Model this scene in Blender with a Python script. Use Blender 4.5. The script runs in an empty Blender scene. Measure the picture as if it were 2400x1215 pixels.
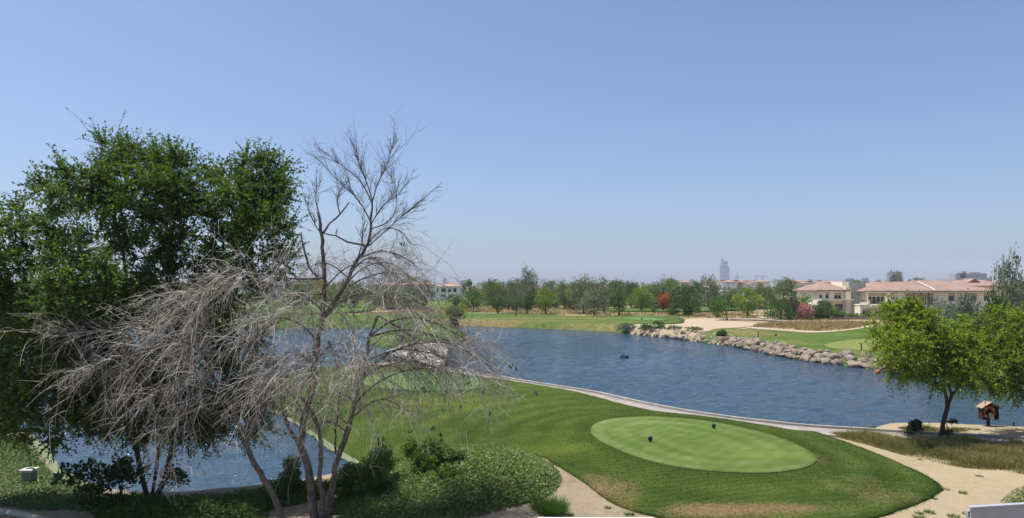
import bpy, math, random
import numpy as np
from mathutils import Vector, geometry

rng = np.random.default_rng(7)
random.seed(7)
sc = bpy.context.scene
COL = sc.collection
R = math.radians

# ------------------------------------------------------------------ camera, sky, sun, exposure
CAMZ, FPX, CX, HY = 7.3, 1660.0, 1200.0, 668.0
cam_d = bpy.data.cameras.new('camera')
cam_d.sensor_width = 36.0
cam_d.lens = FPX / 2400 * 36.0
cam_d.shift_y = (HY - 607.5) / 2400
cam_d.clip_start = 0.1
cam_d.clip_end = 30000
cam = bpy.data.objects.new('camera', cam_d)
COL.objects.link(cam)
cam.location = (0, 0, CAMZ)
cam.rotation_euler = (R(90), 0, 0)
sc.camera = cam

SUN_ELEV, SUN_AZ = R(70), R(-80)          # azimuth measured from the view direction (+Y) towards +X
world = bpy.data.worlds.new('World')
sc.world = world
world.use_nodes = True
wn = world.node_tree
bg = wn.nodes['Background']
sky = wn.nodes.new('ShaderNodeTexSky')
sky.sky_type = 'NISHITA'
sky.sun_disc = False
sky.sun_elevation = SUN_ELEV
sky.sun_rotation = SUN_AZ
sky.altitude = 0
sky.air_density = 0.75
sky.dust_density = 2.2
sky.ozone_density = 5.0
sky_tint = wn.nodes.new('ShaderNodeMix'); sky_tint.data_type = 'RGBA'; sky_tint.blend_type = 'MULTIPLY'
sky_tint.inputs[0].default_value = 1.0
sky_tint.inputs[7].default_value = (.97, .99, 1.01, 1)
wn.links.new(sky.outputs['Color'], sky_tint.inputs[6])
wn.links.new(sky_tint.outputs[2], bg.inputs['Color'])
bg.inputs['Strength'].default_value = 0.135

sun_d = bpy.data.lights.new('sun', 'SUN')
sun_d.energy = 4.9
sun_d.angle = R(0.53)
sun_d.color = (1.0, 0.955, 0.89)
sun = bpy.data.objects.new('sun', sun_d)
COL.objects.link(sun)
sdir = Vector((math.sin(SUN_AZ) * math.cos(SUN_ELEV), math.cos(SUN_AZ) * math.cos(SUN_ELEV), math.sin(SUN_ELEV)))
sun.rotation_euler = sdir.to_track_quat('Z', 'Y').to_euler()
sun.location = (0, 0, 60)

sc.view_settings.view_transform = 'Standard'
sc.view_settings.look = 'None'
sc.view_settings.exposure = 0.36
sc.view_settings.gamma = 1.0
sc.cycles.max_bounces = 8
sc.cycles.transparent_max_bounces = 8
sc.cycles.volume_bounces = 0

# ------------------------------------------------------------------ small maths
def at(px, py, D):
    return np.array([(px - CX) / FPX * D, D, CAMZ - (py - HY) / FPX * D])

def un(px, py, z=0.0):
    D = (CAMZ - z) * FPX / (py - HY)
    return np.array([(px - CX) / FPX * D, D])

def catmull(pts, closed=True, per=8):
    P = np.asarray(pts, float)
    n = len(P)
    out = []
    rngi = range(n) if closed else range(n - 1)
    for i in rngi:
        if closed:
            p0, p1, p2, p3 = P[(i - 1) % n], P[i], P[(i + 1) % n], P[(i + 2) % n]
        else:
            p0, p1, p2, p3 = P[max(i - 1, 0)], P[i], P[i + 1], P[min(i + 2, n - 1)]
        d1 = max(np.linalg.norm(p1 - p0), 1e-6) ** .5
        d2 = max(np.linalg.norm(p2 - p1), 1e-6) ** .5
        d3 = max(np.linalg.norm(p3 - p2), 1e-6) ** .5
        m1 = (p2 - p0) / (d1 + d2) * d2 if np.any(p1 != p0) else (p2 - p1) * .5
        m2 = (p3 - p1) / (d2 + d3) * d2 if np.any(p3 != p2) else (p2 - p1) * .5
        m1 = np.clip(m1, -np.abs(p2 - p1).max() * 1.2, np.abs(p2 - p1).max() * 1.2)
        m2 = np.clip(m2, -np.abs(p2 - p1).max() * 1.2, np.abs(p2 - p1).max() * 1.2)
        for t in np.linspace(0, 1, per, endpoint=False):
            out.append((2*t**3 - 3*t**2 + 1) * p1 + (t**3 - 2*t**2 + t) * m1 + (-2*t**3 + 3*t**2) * p2 + (t**3 - t**2) * m2)
    if not closed:
        out.append(P[-1])
    return np.array(out)

def resample(P, step, closed=True):
    P = np.asarray(P, float)
    Q = np.vstack([P, P[:1]]) if closed else P
    seg = np.linalg.norm(np.diff(Q, axis=0), axis=1)
    s = np.concatenate([[0], np.cumsum(seg)])
    n = max(4, int(round(s[-1] / step)))
    t = np.linspace(0, s[-1], n, endpoint=not closed)
    return np.stack([np.interp(t, s, Q[:, k]) for k in range(Q.shape[1])], 1)

def inside(P, poly):
    P = np.asarray(P, float); poly = np.asarray(poly, float)
    if len(P) * len(poly) < 400000:
        a, b = poly, np.roll(poly, -1, 0)
        x, y = P[:, :1], P[:, 1:2]
        m = (a[:, 1] > y) != (b[:, 1] > y)
        dy = b[:, 1] - a[:, 1]; dy = np.where(dy == 0, 1e-12, dy)
        return ((m & (x < (b[:, 0] - a[:, 0]) * (y - a[:, 1]) / dy + a[:, 0])).sum(1) % 2) == 1
    x, y = P[:, 0], P[:, 1]
    c = np.zeros(len(P), bool)
    n = len(poly)
    for i in range(n):
        x1, y1 = poly[i]
        x2, y2 = poly[(i + 1) % n]
        if y1 == y2:
            continue
        m = (y1 > y) != (y2 > y)
        c ^= m & (x < (x2 - x1) * (y - y1) / (y2 - y1) + x1)
    return c

def edge_dist(P, poly, closed=True):
    P = np.asarray(P, float); poly = np.asarray(poly, float)
    if len(P) * len(poly) < 400000:
        a = poly if closed else poly[:-1]
        b = (np.roll(poly, -1, 0) if closed else poly[1:]) - a
        w = P[:, None, :] - a[None]
        tt = np.clip((w * b).sum(2) / np.maximum((b * b).sum(1), 1e-12), 0, 1)
        q = w - tt[:, :, None] * b
        return np.sqrt((q * q).sum(2).min(1))
    d2 = np.full(len(P), 1e18)
    n = len(poly)
    for i in range(n if closed else n - 1):
        a = poly[i]
        b = poly[(i + 1) % n] - a
        L = max(b @ b, 1e-12)
        t = np.clip(((P - a) @ b) / L, 0, 1)
        q = P - a - t[:, None] * b
        d2 = np.minimum(d2, (q * q).sum(1))
    return np.sqrt(d2)

def sdist(P, poly):
    d = edge_dist(P, poly)
    return np.where(inside(P, poly), d, -d)

def sstep(a, b, x):
    t = np.clip((x - a) / (b - a), 0, 1)
    return t * t * (3 - 2 * t)

def unit(v):
    return v / np.maximum(np.linalg.norm(v, axis=-1, keepdims=True), 1e-9)

_NG = rng.random((64, 64))
def vnoise(x, y):
    xi = np.floor(x).astype(int); yi = np.floor(y).astype(int)
    fx = x - xi; fy = y - yi
    fx = fx*fx*(3-2*fx); fy = fy*fy*(3-2*fy)
    g = lambda a, b: _NG[a % 64, b % 64]
    return (g(xi, yi)*(1-fx)+g(xi+1, yi)*fx)*(1-fy)+(g(xi, yi+1)*(1-fx)+g(xi+1, yi+1)*fx)*fy

# ------------------------------------------------------------------ objects
def tag(o, label=None, cat=None, group=None, kind=None):
    if label: o['label'] = label
    if cat: o['category'] = cat
    if group: o['group'] = group
    if kind: o['kind'] = kind
    return o

def make_mesh(name, V, F, smooth=False, attrs=None):
    """F: array (m,k) or list of such arrays / lists of polygons."""
    me = bpy.data.meshes.new(name)
    V = np.asarray(V, np.float32).reshape(-1, 3)
    Fs = F if isinstance(F, list) else [F]
    loops, starts, pos = [], [], 0
    for f in Fs:
        if isinstance(f, np.ndarray):
            if len(f) == 0: continue
            k = f.shape[1]
            loops.append(f.ravel().astype(np.int32))
            starts.append(pos + np.arange(len(f), dtype=np.int32) * k)
            pos += f.size
        else:
            loops.append(np.array(f, np.int32)); starts.append(np.array([pos], np.int32)); pos += len(f)
    L = np.concatenate(loops); S = np.concatenate(starts)
    me.vertices.add(len(V)); me.vertices.foreach_set('co', V.ravel())
    me.loops.add(len(L)); me.loops.foreach_set('vertex_index', L)
    me.polygons.add(len(S)); me.polygons.foreach_set('loop_start', S)
    me.update(calc_edges=True)
    me.validate()
    me.polygons.foreach_set('use_smooth', np.full(len(me.polygons), bool(smooth)))
    for an, av in (attrs or {}).items():
        a = me.attributes.new(an, 'FLOAT', 'POINT')
        a.data.foreach_set('value', np.asarray(av, np.float32))
    return me

def link(name, me, mat=None, parent=None, loc=None):
    o = bpy.data.objects.new(name, me)
    COL.objects.link(o)
    if mat is not None and me is not None and len(me.materials) == 0:
        me.materials.append(mat)
    if parent is not None:
        o.parent = parent
    if loc is not None:
        o.location = tuple(float(v) for v in loc)
    return o

def empty(name, loc, rz=0.0):
    o = bpy.data.objects.new(name, None)
    COL.objects.link(o)
    o.location = tuple(float(v) for v in loc)
    o.rotation_euler = (0, 0, rz)
    o.empty_display_size = 0.3
    return o

def copy_tree(o, parent=None):
    c = o.copy()
    COL.objects.link(c)
    c.parent = parent
    for ch in list(o.children):
        copy_tree(ch, c)
    return c

class MB:
    def __init__(s): s.v = []; s.f = []; s.n = 0
    def add(s, V, F):
        s.v.append(np.asarray(V, float))
        for f in F: s.f.append([i + s.n for i in f])
        s.n += len(V); return s
    def box(s, x0, x1, y0, y1, z0, z1):
        V = [(x0,y0,z0),(x1,y0,z0),(x1,y1,z0),(x0,y1,z0),(x0,y0,z1),(x1,y0,z1),(x1,y1,z1),(x0,y1,z1)]
        return s.add(V, [(0,3,2,1),(4,5,6,7),(0,1,5,4),(1,2,6,5),(2,3,7,6),(3,0,4,7)])
    def bar(s, a, b, w, h=None):
        a = np.array(a, float); b = np.array(b, float); h = h or w
        t = unit(b - a); r = np.array([0,0,1.0]) if abs(t[2]) < .9 else np.array([1.0,0,0])
        u = unit(np.cross(t, r)) * w / 2; v = unit(np.cross(u, t)) * h / 2
        V = [a-u-v, a+u-v, a+u+v, a-u+v, b-u-v, b+u-v, b+u+v, b-u+v]
        return s.add(V, [(0,3,2,1),(4,5,6,7),(0,1,5,4),(1,2,6,5),(2,3,7,6),(3,0,4,7)])
    def tube(s, pts, rad, k=8, caps=True):
        V, F = tubes(np.asarray(pts, float)[None], np.atleast_1d(np.asarray(rad, float))[None] * np.ones((1, len(pts))), k)
        F = [list(f) for f in F]
        if caps:
            n = len(pts)
            F.append(list(range(k))[::-1]); F.append([(n-1)*k + i for i in range(k)])
        return s.add(V, F)
    def hip(s, x0, x1, y0, y1, z0, z1, inset=None, ridge='x', th=0.18):
        if ridge == 'x':
            i = (y1-y0)/2 if inset is None else inset
            ym = (y0+y1)/2; r0 = (x0+i, ym, z1); r1 = (x1-i, ym, z1)
        else:
            i = (x1-x0)/2 if inset is None else inset
            xm = (x0+x1)/2; r0 = (xm, y0+i, z1); r1 = (xm, y1-i, z1)
        b = [(x0,y0,z0),(x1,y0,z0),(x1,y1,z0),(x0,y1,z0)]
        V = [(x,y,z-th) for x,y,z in b] + b + [r0, r1]
        F = [(0,3,2,1),(0,1,5,4),(1,2,6,5),(2,3,7,6),(3,0,4,7)]
        if ridge == 'x': F += [(4,5,9,8),(5,6,9),(6,7,8,9),(7,4,8)]
        else: F += [(4,5,8),(5,6,9,8),(6,7,9),(7,4,8,9)]
        return s.add(V, F)
    def build(s, name, mat, parent=None, smooth=False, loc=None):
        me = make_mesh(name, np.vstack(s.v), s.f, smooth)
        return link(name, me, mat, parent, loc)

def tubes(P, Rr, k=3):
    """P (N,K,3) polylines, Rr (N,K) radii -> verts, quad faces"""
    N, K, _ = P.shape
    T = unit(np.gradient(P, axis=1))
    ref = np.tile(np.array([0.31, 0.52, 0.79]), (N, 1))
    mt = unit(T.mean(1))
    bad = np.abs((mt * ref).sum(1)) > .85
    ref[bad] = np.array([0.9, -0.4, 0.1])
    n1 = unit(np.cross(T, ref[:, None, :])); n2 = np.cross(T, n1)
    a = np.arange(k) * 2 * np.pi / k
    V = P[:, :, None, :] + Rr[:, :, None, None] * (np.cos(a)[None, None, :, None] * n1[:, :, None, :] + np.sin(a)[None, None, :, None] * n2[:, :, None, :])
    idx = np.arange(N * K * k).reshape(N, K, k)
    A = idx[:, :-1, :]; B = idx[:, 1:, :]
    F = np.stack([A, np.roll(A, -1, 2), np.roll(B, -1, 2), B], -1).reshape(-1, 4)
    return V.reshape(-1, 3), F

def leaf_quads(P, Dv, L, W, fold=0.25, up=0.5, droop=0.0):
    """diamond leaves: base P, direction Dv, length L, half-width W"""
    n = len(P)
    Dv = unit(Dv)
    r = unit(rng.normal(size=(n, 3)) + np.array([0, 0, up]))
    S = unit(np.cross(Dv, r)); Nn = np.cross(S, Dv)
    L = np.broadcast_to(L, n)[:, None]; W = np.broadcast_to(W, n)[:, None]
    mid = P + Dv * L * .45
    V = np.stack([P, mid + S * W + Nn * W * fold, P + Dv * L - np.array([0, 0, 1.0]) * L * droop, mid - S * W + Nn * W * fold], 1)
    F = np.arange(n * 4).reshape(n, 4)
    return V.reshape(-1, 3), F

# ------------------------------------------------------------------ materials
def nt(name):
    m = bpy.data.materials.new(name)
    m.use_nodes = True
    t = m.node_tree
    return m, t, t.nodes['Principled BSDF']

def N(t, typ, **kw):
    n = t.nodes.new(typ)
    for k, v in kw.items(): setattr(n, k, v)
    return n

def noise(t, scale, detail=4, rough=.55, vec=None, dist=0.0):
    n = N(t, 'ShaderNodeTexNoise')
    n.inputs['Scale'].default_value = scale; n.inputs['Detail'].default_value = detail
    n.inputs['Roughness'].default_value = rough; n.inputs['Distortion'].default_value = dist
    if vec is not None: t.links.new(vec, n.inputs['Vector'])
    return n.outputs['Fac']

def ramp(t, fac, stops):
    n = N(t, 'ShaderNodeValToRGB')
    e = n.color_ramp.elements
    while len(e) < len(stops): e.new(.5)
    for el, (p, c) in zip(e, stops):
        el.position = p; el.color = (*c, 1) if len(c) == 3 else c
    t.links.new(fac, n.inputs['Fac'])
    return n.outputs['Color']

def mix(t, fac, a, b, mode='MIX'):
    n = N(t, 'ShaderNodeMix', data_type='RGBA', blend_type=mode)
    for sock, v in ((n.inputs[0], fac), (n.inputs[6], a), (n.inputs[7], b)):
        if isinstance(v, (int, float)): sock.default_value = v
        elif isinstance(v, (tuple, list)): sock.default_value = (*v, 1)
        else: t.links.new(v, sock)
    return n.outputs[2]

def mth(t, op, a, b=None, c=None, clamp=False):
    n = N(t, 'ShaderNodeMath', operation=op); n.use_clamp = clamp
    for i, v in enumerate((a, b, c)):
        if v is None: continue
        if isinstance(v, (int, float)): n.inputs[i].default_value = v
        else: t.links.new(v, n.inputs[i])
    return n.outputs[0]

def attr(t, name):
    return N(t, 'ShaderNodeAttribute', attribute_name=name).outputs['Fac']

def pos(t):
    return N(t, 'ShaderNodeNewGeometry').outputs['Position']

def objco(t):
    return N(t, 'ShaderNodeTexCoord').outputs['Object']

def bump(t, b, height, strength=.5, dist=.05):
    n = N(t, 'ShaderNodeBump')
    n.inputs['Strength'].default_value = strength; n.inputs['Distance'].default_value = dist
    t.links.new(height, n.inputs['Height']); t.links.new(n.outputs[0], b.inputs['Normal'])

def surf(name, col, rough=.8, var=.25, scale=3.0, bmp=.2, bdist=.02, spec=.3, metallic=0, fine=30):
    m, t, b = nt(name)
    co = objco(t)
    n1 = noise(t, scale, 5, .6, co)
    lo = tuple(c * (1 - var) for c in col); hi = tuple(min(1, c * (1 + var)) for c in col)
    c = ramp(t, n1, [(.3, lo), (.7, hi)])
    t.links.new(c, b.inputs['Base Color'])
    b.inputs['Roughness'].default_value = rough
    b.inputs['Specular IOR Level'].default_value = spec
    b.inputs['Metallic'].default_value = metallic
    if bmp: bump(t, b, noise(t, fine, 4, .6, co), bmp, bdist)
    return m

def leafmat(name, dark, mid, light, trans=.35, gloss=.04, rough=.5):
    gloss *= .5; trans = min(.55, trans + .14)
    m = bpy.data.materials.new(name); m.use_nodes = True
    t = m.node_tree; t.nodes.clear()
    out = N(t, 'ShaderNodeOutputMaterial')
    a = attr(t, 'tint')
    oi = N(t, 'ShaderNodeObjectInfo').outputs['Random']
    f = mth(t, 'ADD', a, mth(t, 'MULTIPLY_ADD', oi, .16, -.08), clamp=True)
    c = ramp(t, f, [(.0, dark), (.55, mid), (1.0, light)])
    d = N(t, 'ShaderNodeBsdfDiffuse'); t.links.new(c, d.inputs['Color'])
    tr = N(t, 'ShaderNodeBsdfTranslucent')
    t.links.new(mix(t, 1.0, c, (1.15, 1.25, .55), 'MULTIPLY'), tr.inputs['Color'])
    m1 = N(t, 'ShaderNodeMixShader'); m1.inputs[0].default_value = trans
    t.links.new(d.outputs[0], m1.inputs[1]); t.links.new(tr.outputs[0], m1.inputs[2])
    g = N(t, 'ShaderNodeBsdfGlossy'); g.inputs['Roughness'].default_value = rough
    m2 = N(t, 'ShaderNodeMixShader'); m2.inputs[0].default_value = gloss
    t.links.new(m1.outputs[0], m2.inputs[1]); t.links.new(g.outputs[0], m2.inputs[2])
    t.links.new(m2.outputs[0], out.inputs['Surface'])
    return m

def turf(name, dark, mid, light, dry, stripe_dir=(1, 0), stripe=.06, stripe_scale=1.0, dry_noise=.0, fine=9.0):
    """mown grass: three greens, fine speckle, faint mowing bands, dead patches from the attribute 'dry', lush ones from 'lush'"""
    m, t, b = nt(name)
    p = pos(t)
    big = noise(t, .16, 4, .55, p)
    med = noise(t, .9, 5, .65, p)
    fin = noise(t, fine, 5, .75, p)
    f = mth(t, 'ADD', mth(t, 'MULTIPLY', big, .40), mth(t, 'ADD', mth(t, 'MULTIPLY', med, .30), mth(t, 'MULTIPLY', fin, .36)))
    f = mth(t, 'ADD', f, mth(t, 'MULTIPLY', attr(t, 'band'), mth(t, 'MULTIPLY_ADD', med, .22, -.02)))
    # mowing bands
    mp = N(t, 'ShaderNodeMapping'); t.links.new(p, mp.inputs['Vector'])
    mp.inputs['Rotation'].default_value = (0, 0, math.atan2(stripe_dir[1], stripe_dir[0]))
    w = N(t, 'ShaderNodeTexWave', wave_type='BANDS', bands_direction='X')
    w.inputs['Scale'].default_value = stripe_scale; w.inputs['Distortion'].default_value = 9.0
    w.inputs['Detail'].default_value = 3; w.inputs['Detail Scale'].default_value = .25
    t.links.new(mp.outputs[0], w.inputs['Vector'])
    f = mth(t, 'ADD', f, mth(t, 'MULTIPLY_ADD', w.outputs['Fac'], stripe, -stripe * .5))
    c = ramp(t, f, [(.34, dark), (.52, mid), (.72, light)])
    # lush yellow-green growth
    lu = mth(t, 'MULTIPLY', attr(t, 'lush'), mth(t, 'MULTIPLY_ADD', med, 1.6, -.25, True), clamp=True)
    c = mix(t, lu, c, (light[0] * 1.35, light[1] * 1.2, light[2] * .8))
    dn = mth(t, 'ADD', mth(t, 'MULTIPLY', med, .5), mth(t, 'MULTIPLY', fin, .7))
    dr = mth(t, 'MULTIPLY', mth(t, 'MULTIPLY_ADD', mth(t, 'ADD', mth(t, 'ADD', attr(t, 'dry'), mth(t, 'MULTIPLY', dn, 1.5)), dry_noise), 1.9, -2.1, True), .85)
    c = mix(t, dr, c, ramp(t, fin, [(.35, tuple(v * .6 for v in dry)), (.65, tuple(v * 1.25 for v in dry))]))
    t.links.new(c, b.inputs['Base Color'])
    b.inputs['Roughness'].default_value = 1.0
    b.inputs['Specular IOR Level'].default_value = .02
    bump(t, b, mth(t, 'ADD', fin, noise(t, fine * 4, 3, .7, p)), .9, .05)
    return m

# ------------------------------------------------------------------ layout lines (world metres; read off the photograph's perspective at known heights)
WZ = -0.7                                            # water level
KERB = catmull([un(*p, .12) for p in [(2900,1046),(2700,1037),(2450,1027),(2300,1020),(2200,1015),(2100,1009),(2000,1003),(1900,997),(1800,987),
        (1700,975),(1600,960),(1500,941),(1400,919),(1320,906),(1230,892),(1150,879),(1080,868),(1020,858)]], False, 8)
KERB = resample(KERB, .5, False)
_kt = unit(np.gradient(KERB, axis=0))
KN = np.stack([_kt[:, 1], -_kt[:, 0]], 1)            # normal of the kerb line
if KN[len(KN)//2] @ (np.array([0, 0]) - KERB[len(KN)//2]) < 0: KN = -KN     # pointing to the near side
_kl = [KERB[i] - KN[i] * .12 for i in range(0, len(KERB), 4) if 2 < KERB[i][0] < 15.5][::1]
LAKE = [un(*p, -.08) for p in [(2900,1004),(2600,997),(2400,992),(2300,988),(2200,984),(2080,982),(2030,986)]] + [un(1985,995,.0)] + _kl + \
       [KERB[i] - KN[i] * .12 for i in range(0, len(KERB), 4) if KERB[i][0] <= 2] + \
       [un(*p, WZ) for p in [(960,862),(870,864),(760,874),(680,888),(600,908),(560,928),(600,948),(640,963),(690,991),(740,1025),(800,1069),(832,1090),
        (800,1118),(740,1135),(640,1152),(540,1162),(420,1172),(260,1160),(175,1132),(130,1092),(100,1057),(75,1027),(40,1002),(-50,972),(-250,942),(-520,925),
        (-900,800),(-400,784),(0,775),(300,772),(600,770),(900,768),(1000,767),(1080,765),(1150,766),(1250,770),(1350,774),(1440,779),(1500,785),(1560,792),
        (1640,802),(1700,810),(1780,825),(1850,840),(1920,850),(2000,860),(2090,870),(2200,882),(2400,905),(2700,935),(3000,955)]]
LAKE = catmull(LAKE, True, 4)
ISLE = catmull([un(*p, -.55) for p in [(862,804),(890,786),(950,774),(1040,772),(1085,782),(1096,793),(1070,803),(1040,806),(990,813),(920,814)]], True, 6)
CAUSE = np.array([un(*p, .1) for p in [(906,826),(935,813),(985,804),(1040,806),(1052,824),(1040,860),(1010,858),(985,850),(950,840)]])
TEE = catmull([un(*p, .45) for p in [(1385,1010),(1400,995),(1450,984),(1530,980),(1620,985),(1720,1000),(1810,1022),(1880,1050),(1913,1075),(1908,1092),
        (1870,1106),(1790,1115),(1690,1112),(1590,1100),(1500,1078),(1430,1050),(1393,1028)]], True, 6)
MOUND = un(1130, 1120, .5)

def land(P):
    z = 0.42 * (1 - sstep(0, 4.5, np.maximum(-sdist(P, TEE), 0)))
    d = P - np.array([-4.0, 49.0])
    z = z + .35 * np.exp(-(d[:, 0] / 12) ** 2 - (d[:, 1] / 8) ** 2)
    d = P - MOUND
    z = z + 1.05 * np.exp(-(d[:, 0] / 2.9) ** 2 - (d[:, 1] / 3.2) ** 2)
    z = z + .35 * sstep(75, 115, P[:, 1])
    z = z + .12 * (vnoise(P[:, 0] * .12 + 9, P[:, 1] * .12) - .5)
    far = sstep(150, 420, P[:, 1])
    z = z + far * 2.2 * (vnoise(P[:, 0] * .011 + 3.3, P[:, 1] * .011) - .35)
    return z

def height(P):
    P = np.asarray(P, float).reshape(-1, 2)
    z = land(P)
    d = sdist(P, LAKE)
    di = sdist(P, ISLE)
    d = np.where(di > -3, np.minimum(d, -di), d)
    s = sstep(-1.5, 1.5, d)
    return z * (1 - s) + (-1.8) * s

def H1(x, y): return float(height(np.array([[x, y]]))[0])

def ung(px, py, lift=0.0):
    z = 0.0
    for _ in range(4):
        p = un(px, py, z + lift); z = H1(*p)
    return np.array([p[0], p[1], z])

# ------------------------------------------------------------------ ground sheet
def axis(segs):
    out = [segs[0][0]]
    for a, b, st in segs:
        n = max(1, int(round((b - a) / st)))
        out += list(a + (b - a) * (np.arange(n) + 1) / n)
    return np.array(out)
gx = axis([(-6000,-1500,900),(-1500,-500,200),(-500,-150,35),(-150,-40,4),(-40,-24,1),(-24,24,.5),(24,40,1),(40,150,4),(150,500,35),(500,1500,200),(1500,6000,900)])
gy = axis([(-300,0,60),(0,18,3),(18,60,.5),(60,135,1.2),(135,200,4),(200,500,20),(500,1500,150),(1500,6000,750)])
GX, GY = np.meshgrid(gx, gy)
GP = np.stack([GX.ravel(), GY.ravel()], 1)
GZ = height(GP)
ii = np.arange(len(GP)).reshape(GX.shape)
GF = np.stack([ii[:-1, :-1], ii[:-1, 1:], ii[1:, 1:], ii[1:, :-1]], -1).reshape(-1, 4)
soil = (1 - sstep(6.5, 9.5, GP[:, 0] - .25 * (GP[:, 1] - 24))) * (1 - sstep(38, 46, GP[:, 1]))
scrub = sstep(105, 135, GP[:, 1])

m_ground, t, b = nt('ground_sand_and_soil')
p = pos(t)
n1 = noise(t, .35, 6, .6, p); n2 = noise(t, 2.2, 6, .7, p); n3 = noise(t, 14, 4, .7, p)
f = mth(t, 'ADD', mth(t, 'MULTIPLY', n1, .4), mth(t, 'ADD', mth(t, 'MULTIPLY', n2, .35), mth(t, 'MULTIPLY', n3, .25)))
sand = ramp(t, f, [(.3, (.22, .165, .10)), (.47, (.32, .255, .16)), (.7, (.38, .31, .205))])
dirt = ramp(t, f, [(.32, (.15, .115, .075)), (.5, (.27, .215, .142)), (.68, (.35, .29, .2))])
nf = noise(t, .05, 5, .6, p, 1.0); nf2 = noise(t, .4, 5, .7, p)
scr = ramp(t, mth(t, 'ADD', mth(t, 'MULTIPLY', nf, .6), mth(t, 'MULTIPLY', nf2, .4)),
           [(.38, (.11, .105, .05)), (.46, (.19, .15, .078)), (.54, (.33, .25, .145)), (.64, (.42, .335, .215))])
spk = ramp(t, noise(t, 5.5, 2, .5, p), [(.66, (0, 0, 0)), (.70, (1, 1, 1))])
sand = mix(t, mth(t, 'MULTIPLY', spk, .55), sand, (.13, .105, .06))
c = mix(t, attr(t, 'soil'), sand, dirt)
c = mix(t, attr(t, 'scrub'), c, scr)
t.links.new(c, b.inputs['Base Color']); b.inputs['Roughness'].default_value = .95; b.inputs['Specular IOR Level'].default_value = .1
bump(t, b, mth(t, 'ADD', mth(t, 'ADD', n2, n3), noise(t, 3.2, 3, .6, p, 1.2)), .55, .07)
# ------------------------------------------------------------------ water
m_water, t, b = nt('rippled_lake_water')
p = pos(t)
mp = N(t, 'ShaderNodeMapping'); t.links.new(p, mp.inputs['Vector'])
mp.inputs['Rotation'].default_value = (0, 0, R(-18)); mp.inputs['Scale'].default_value = (.62, 1.0, 1)
wa = noise(t, 2.2, 3, .6, mp.outputs[0], .6)
wb = noise(t, 6.0, 2, .6, mp.outputs[0], .4)
gust = noise(t, .05, 3, .5, p)
hgt = mth(t, 'ADD', wa, mth(t, 'MULTIPLY', wb, .42))
hgt = mth(t, 'MULTIPLY', hgt, mth(t, 'MULTIPLY_ADD', gust, 1.5, .2))
b.inputs['Base Color'].default_value = (.024, .050, .076, 1)
b.inputs['Roughness'].default_value = .09
b.inputs['IOR'].default_value = 1.33
bump(t, b, hgt, 1.0, .16)
wx = axis([(-180, -75, 15), (-75, -42, 1.5), (-42, 55, .36), (55, 75, 1.5), (75, 135, 15)]); wy = axis([(18, 24, 3), (24, 60, .22), (60, 100, .34), (100, 140, .6), (140, 150, 10)])
WX, WY = np.meshgrid(wx, wy); wi = np.arange(WX.size).reshape(WX.shape)
gw_ = np.random.default_rng(404); WH = np.zeros(WX.shape)
for k_ in range(22):
    lam = gw_.uniform(.75, 1.7) if k_ < 16 else gw_.uniform(1.7, 3.2)
    an_ = R(-90 + 15) + gw_.normal() * .55
    WH += .0037 * lam ** .8 * np.sin((WX * math.cos(an_) + WY * math.sin(an_)) * 2 * math.pi / lam + gw_.uniform(0, 6.28) + 1.6 * vnoise(WX * .22 + k_ * 3.1, WY * .22 + k_))
WH *= .35 + 1.3 * vnoise(WX * .055 + 11, WY * .045)
lake = link('lake', make_mesh('lake', np.column_stack([WX.ravel(), WY.ravel(), WZ + WH.ravel()]),
            np.stack([wi[:-1, :-1], wi[:-1, 1:], wi[1:, 1:], wi[1:, :-1]], -1).reshape(-1, 4), True), m_water)
tag(lake, 'wind-rippled blue lake winding between the golf greens', 'lake', kind='structure')

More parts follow.
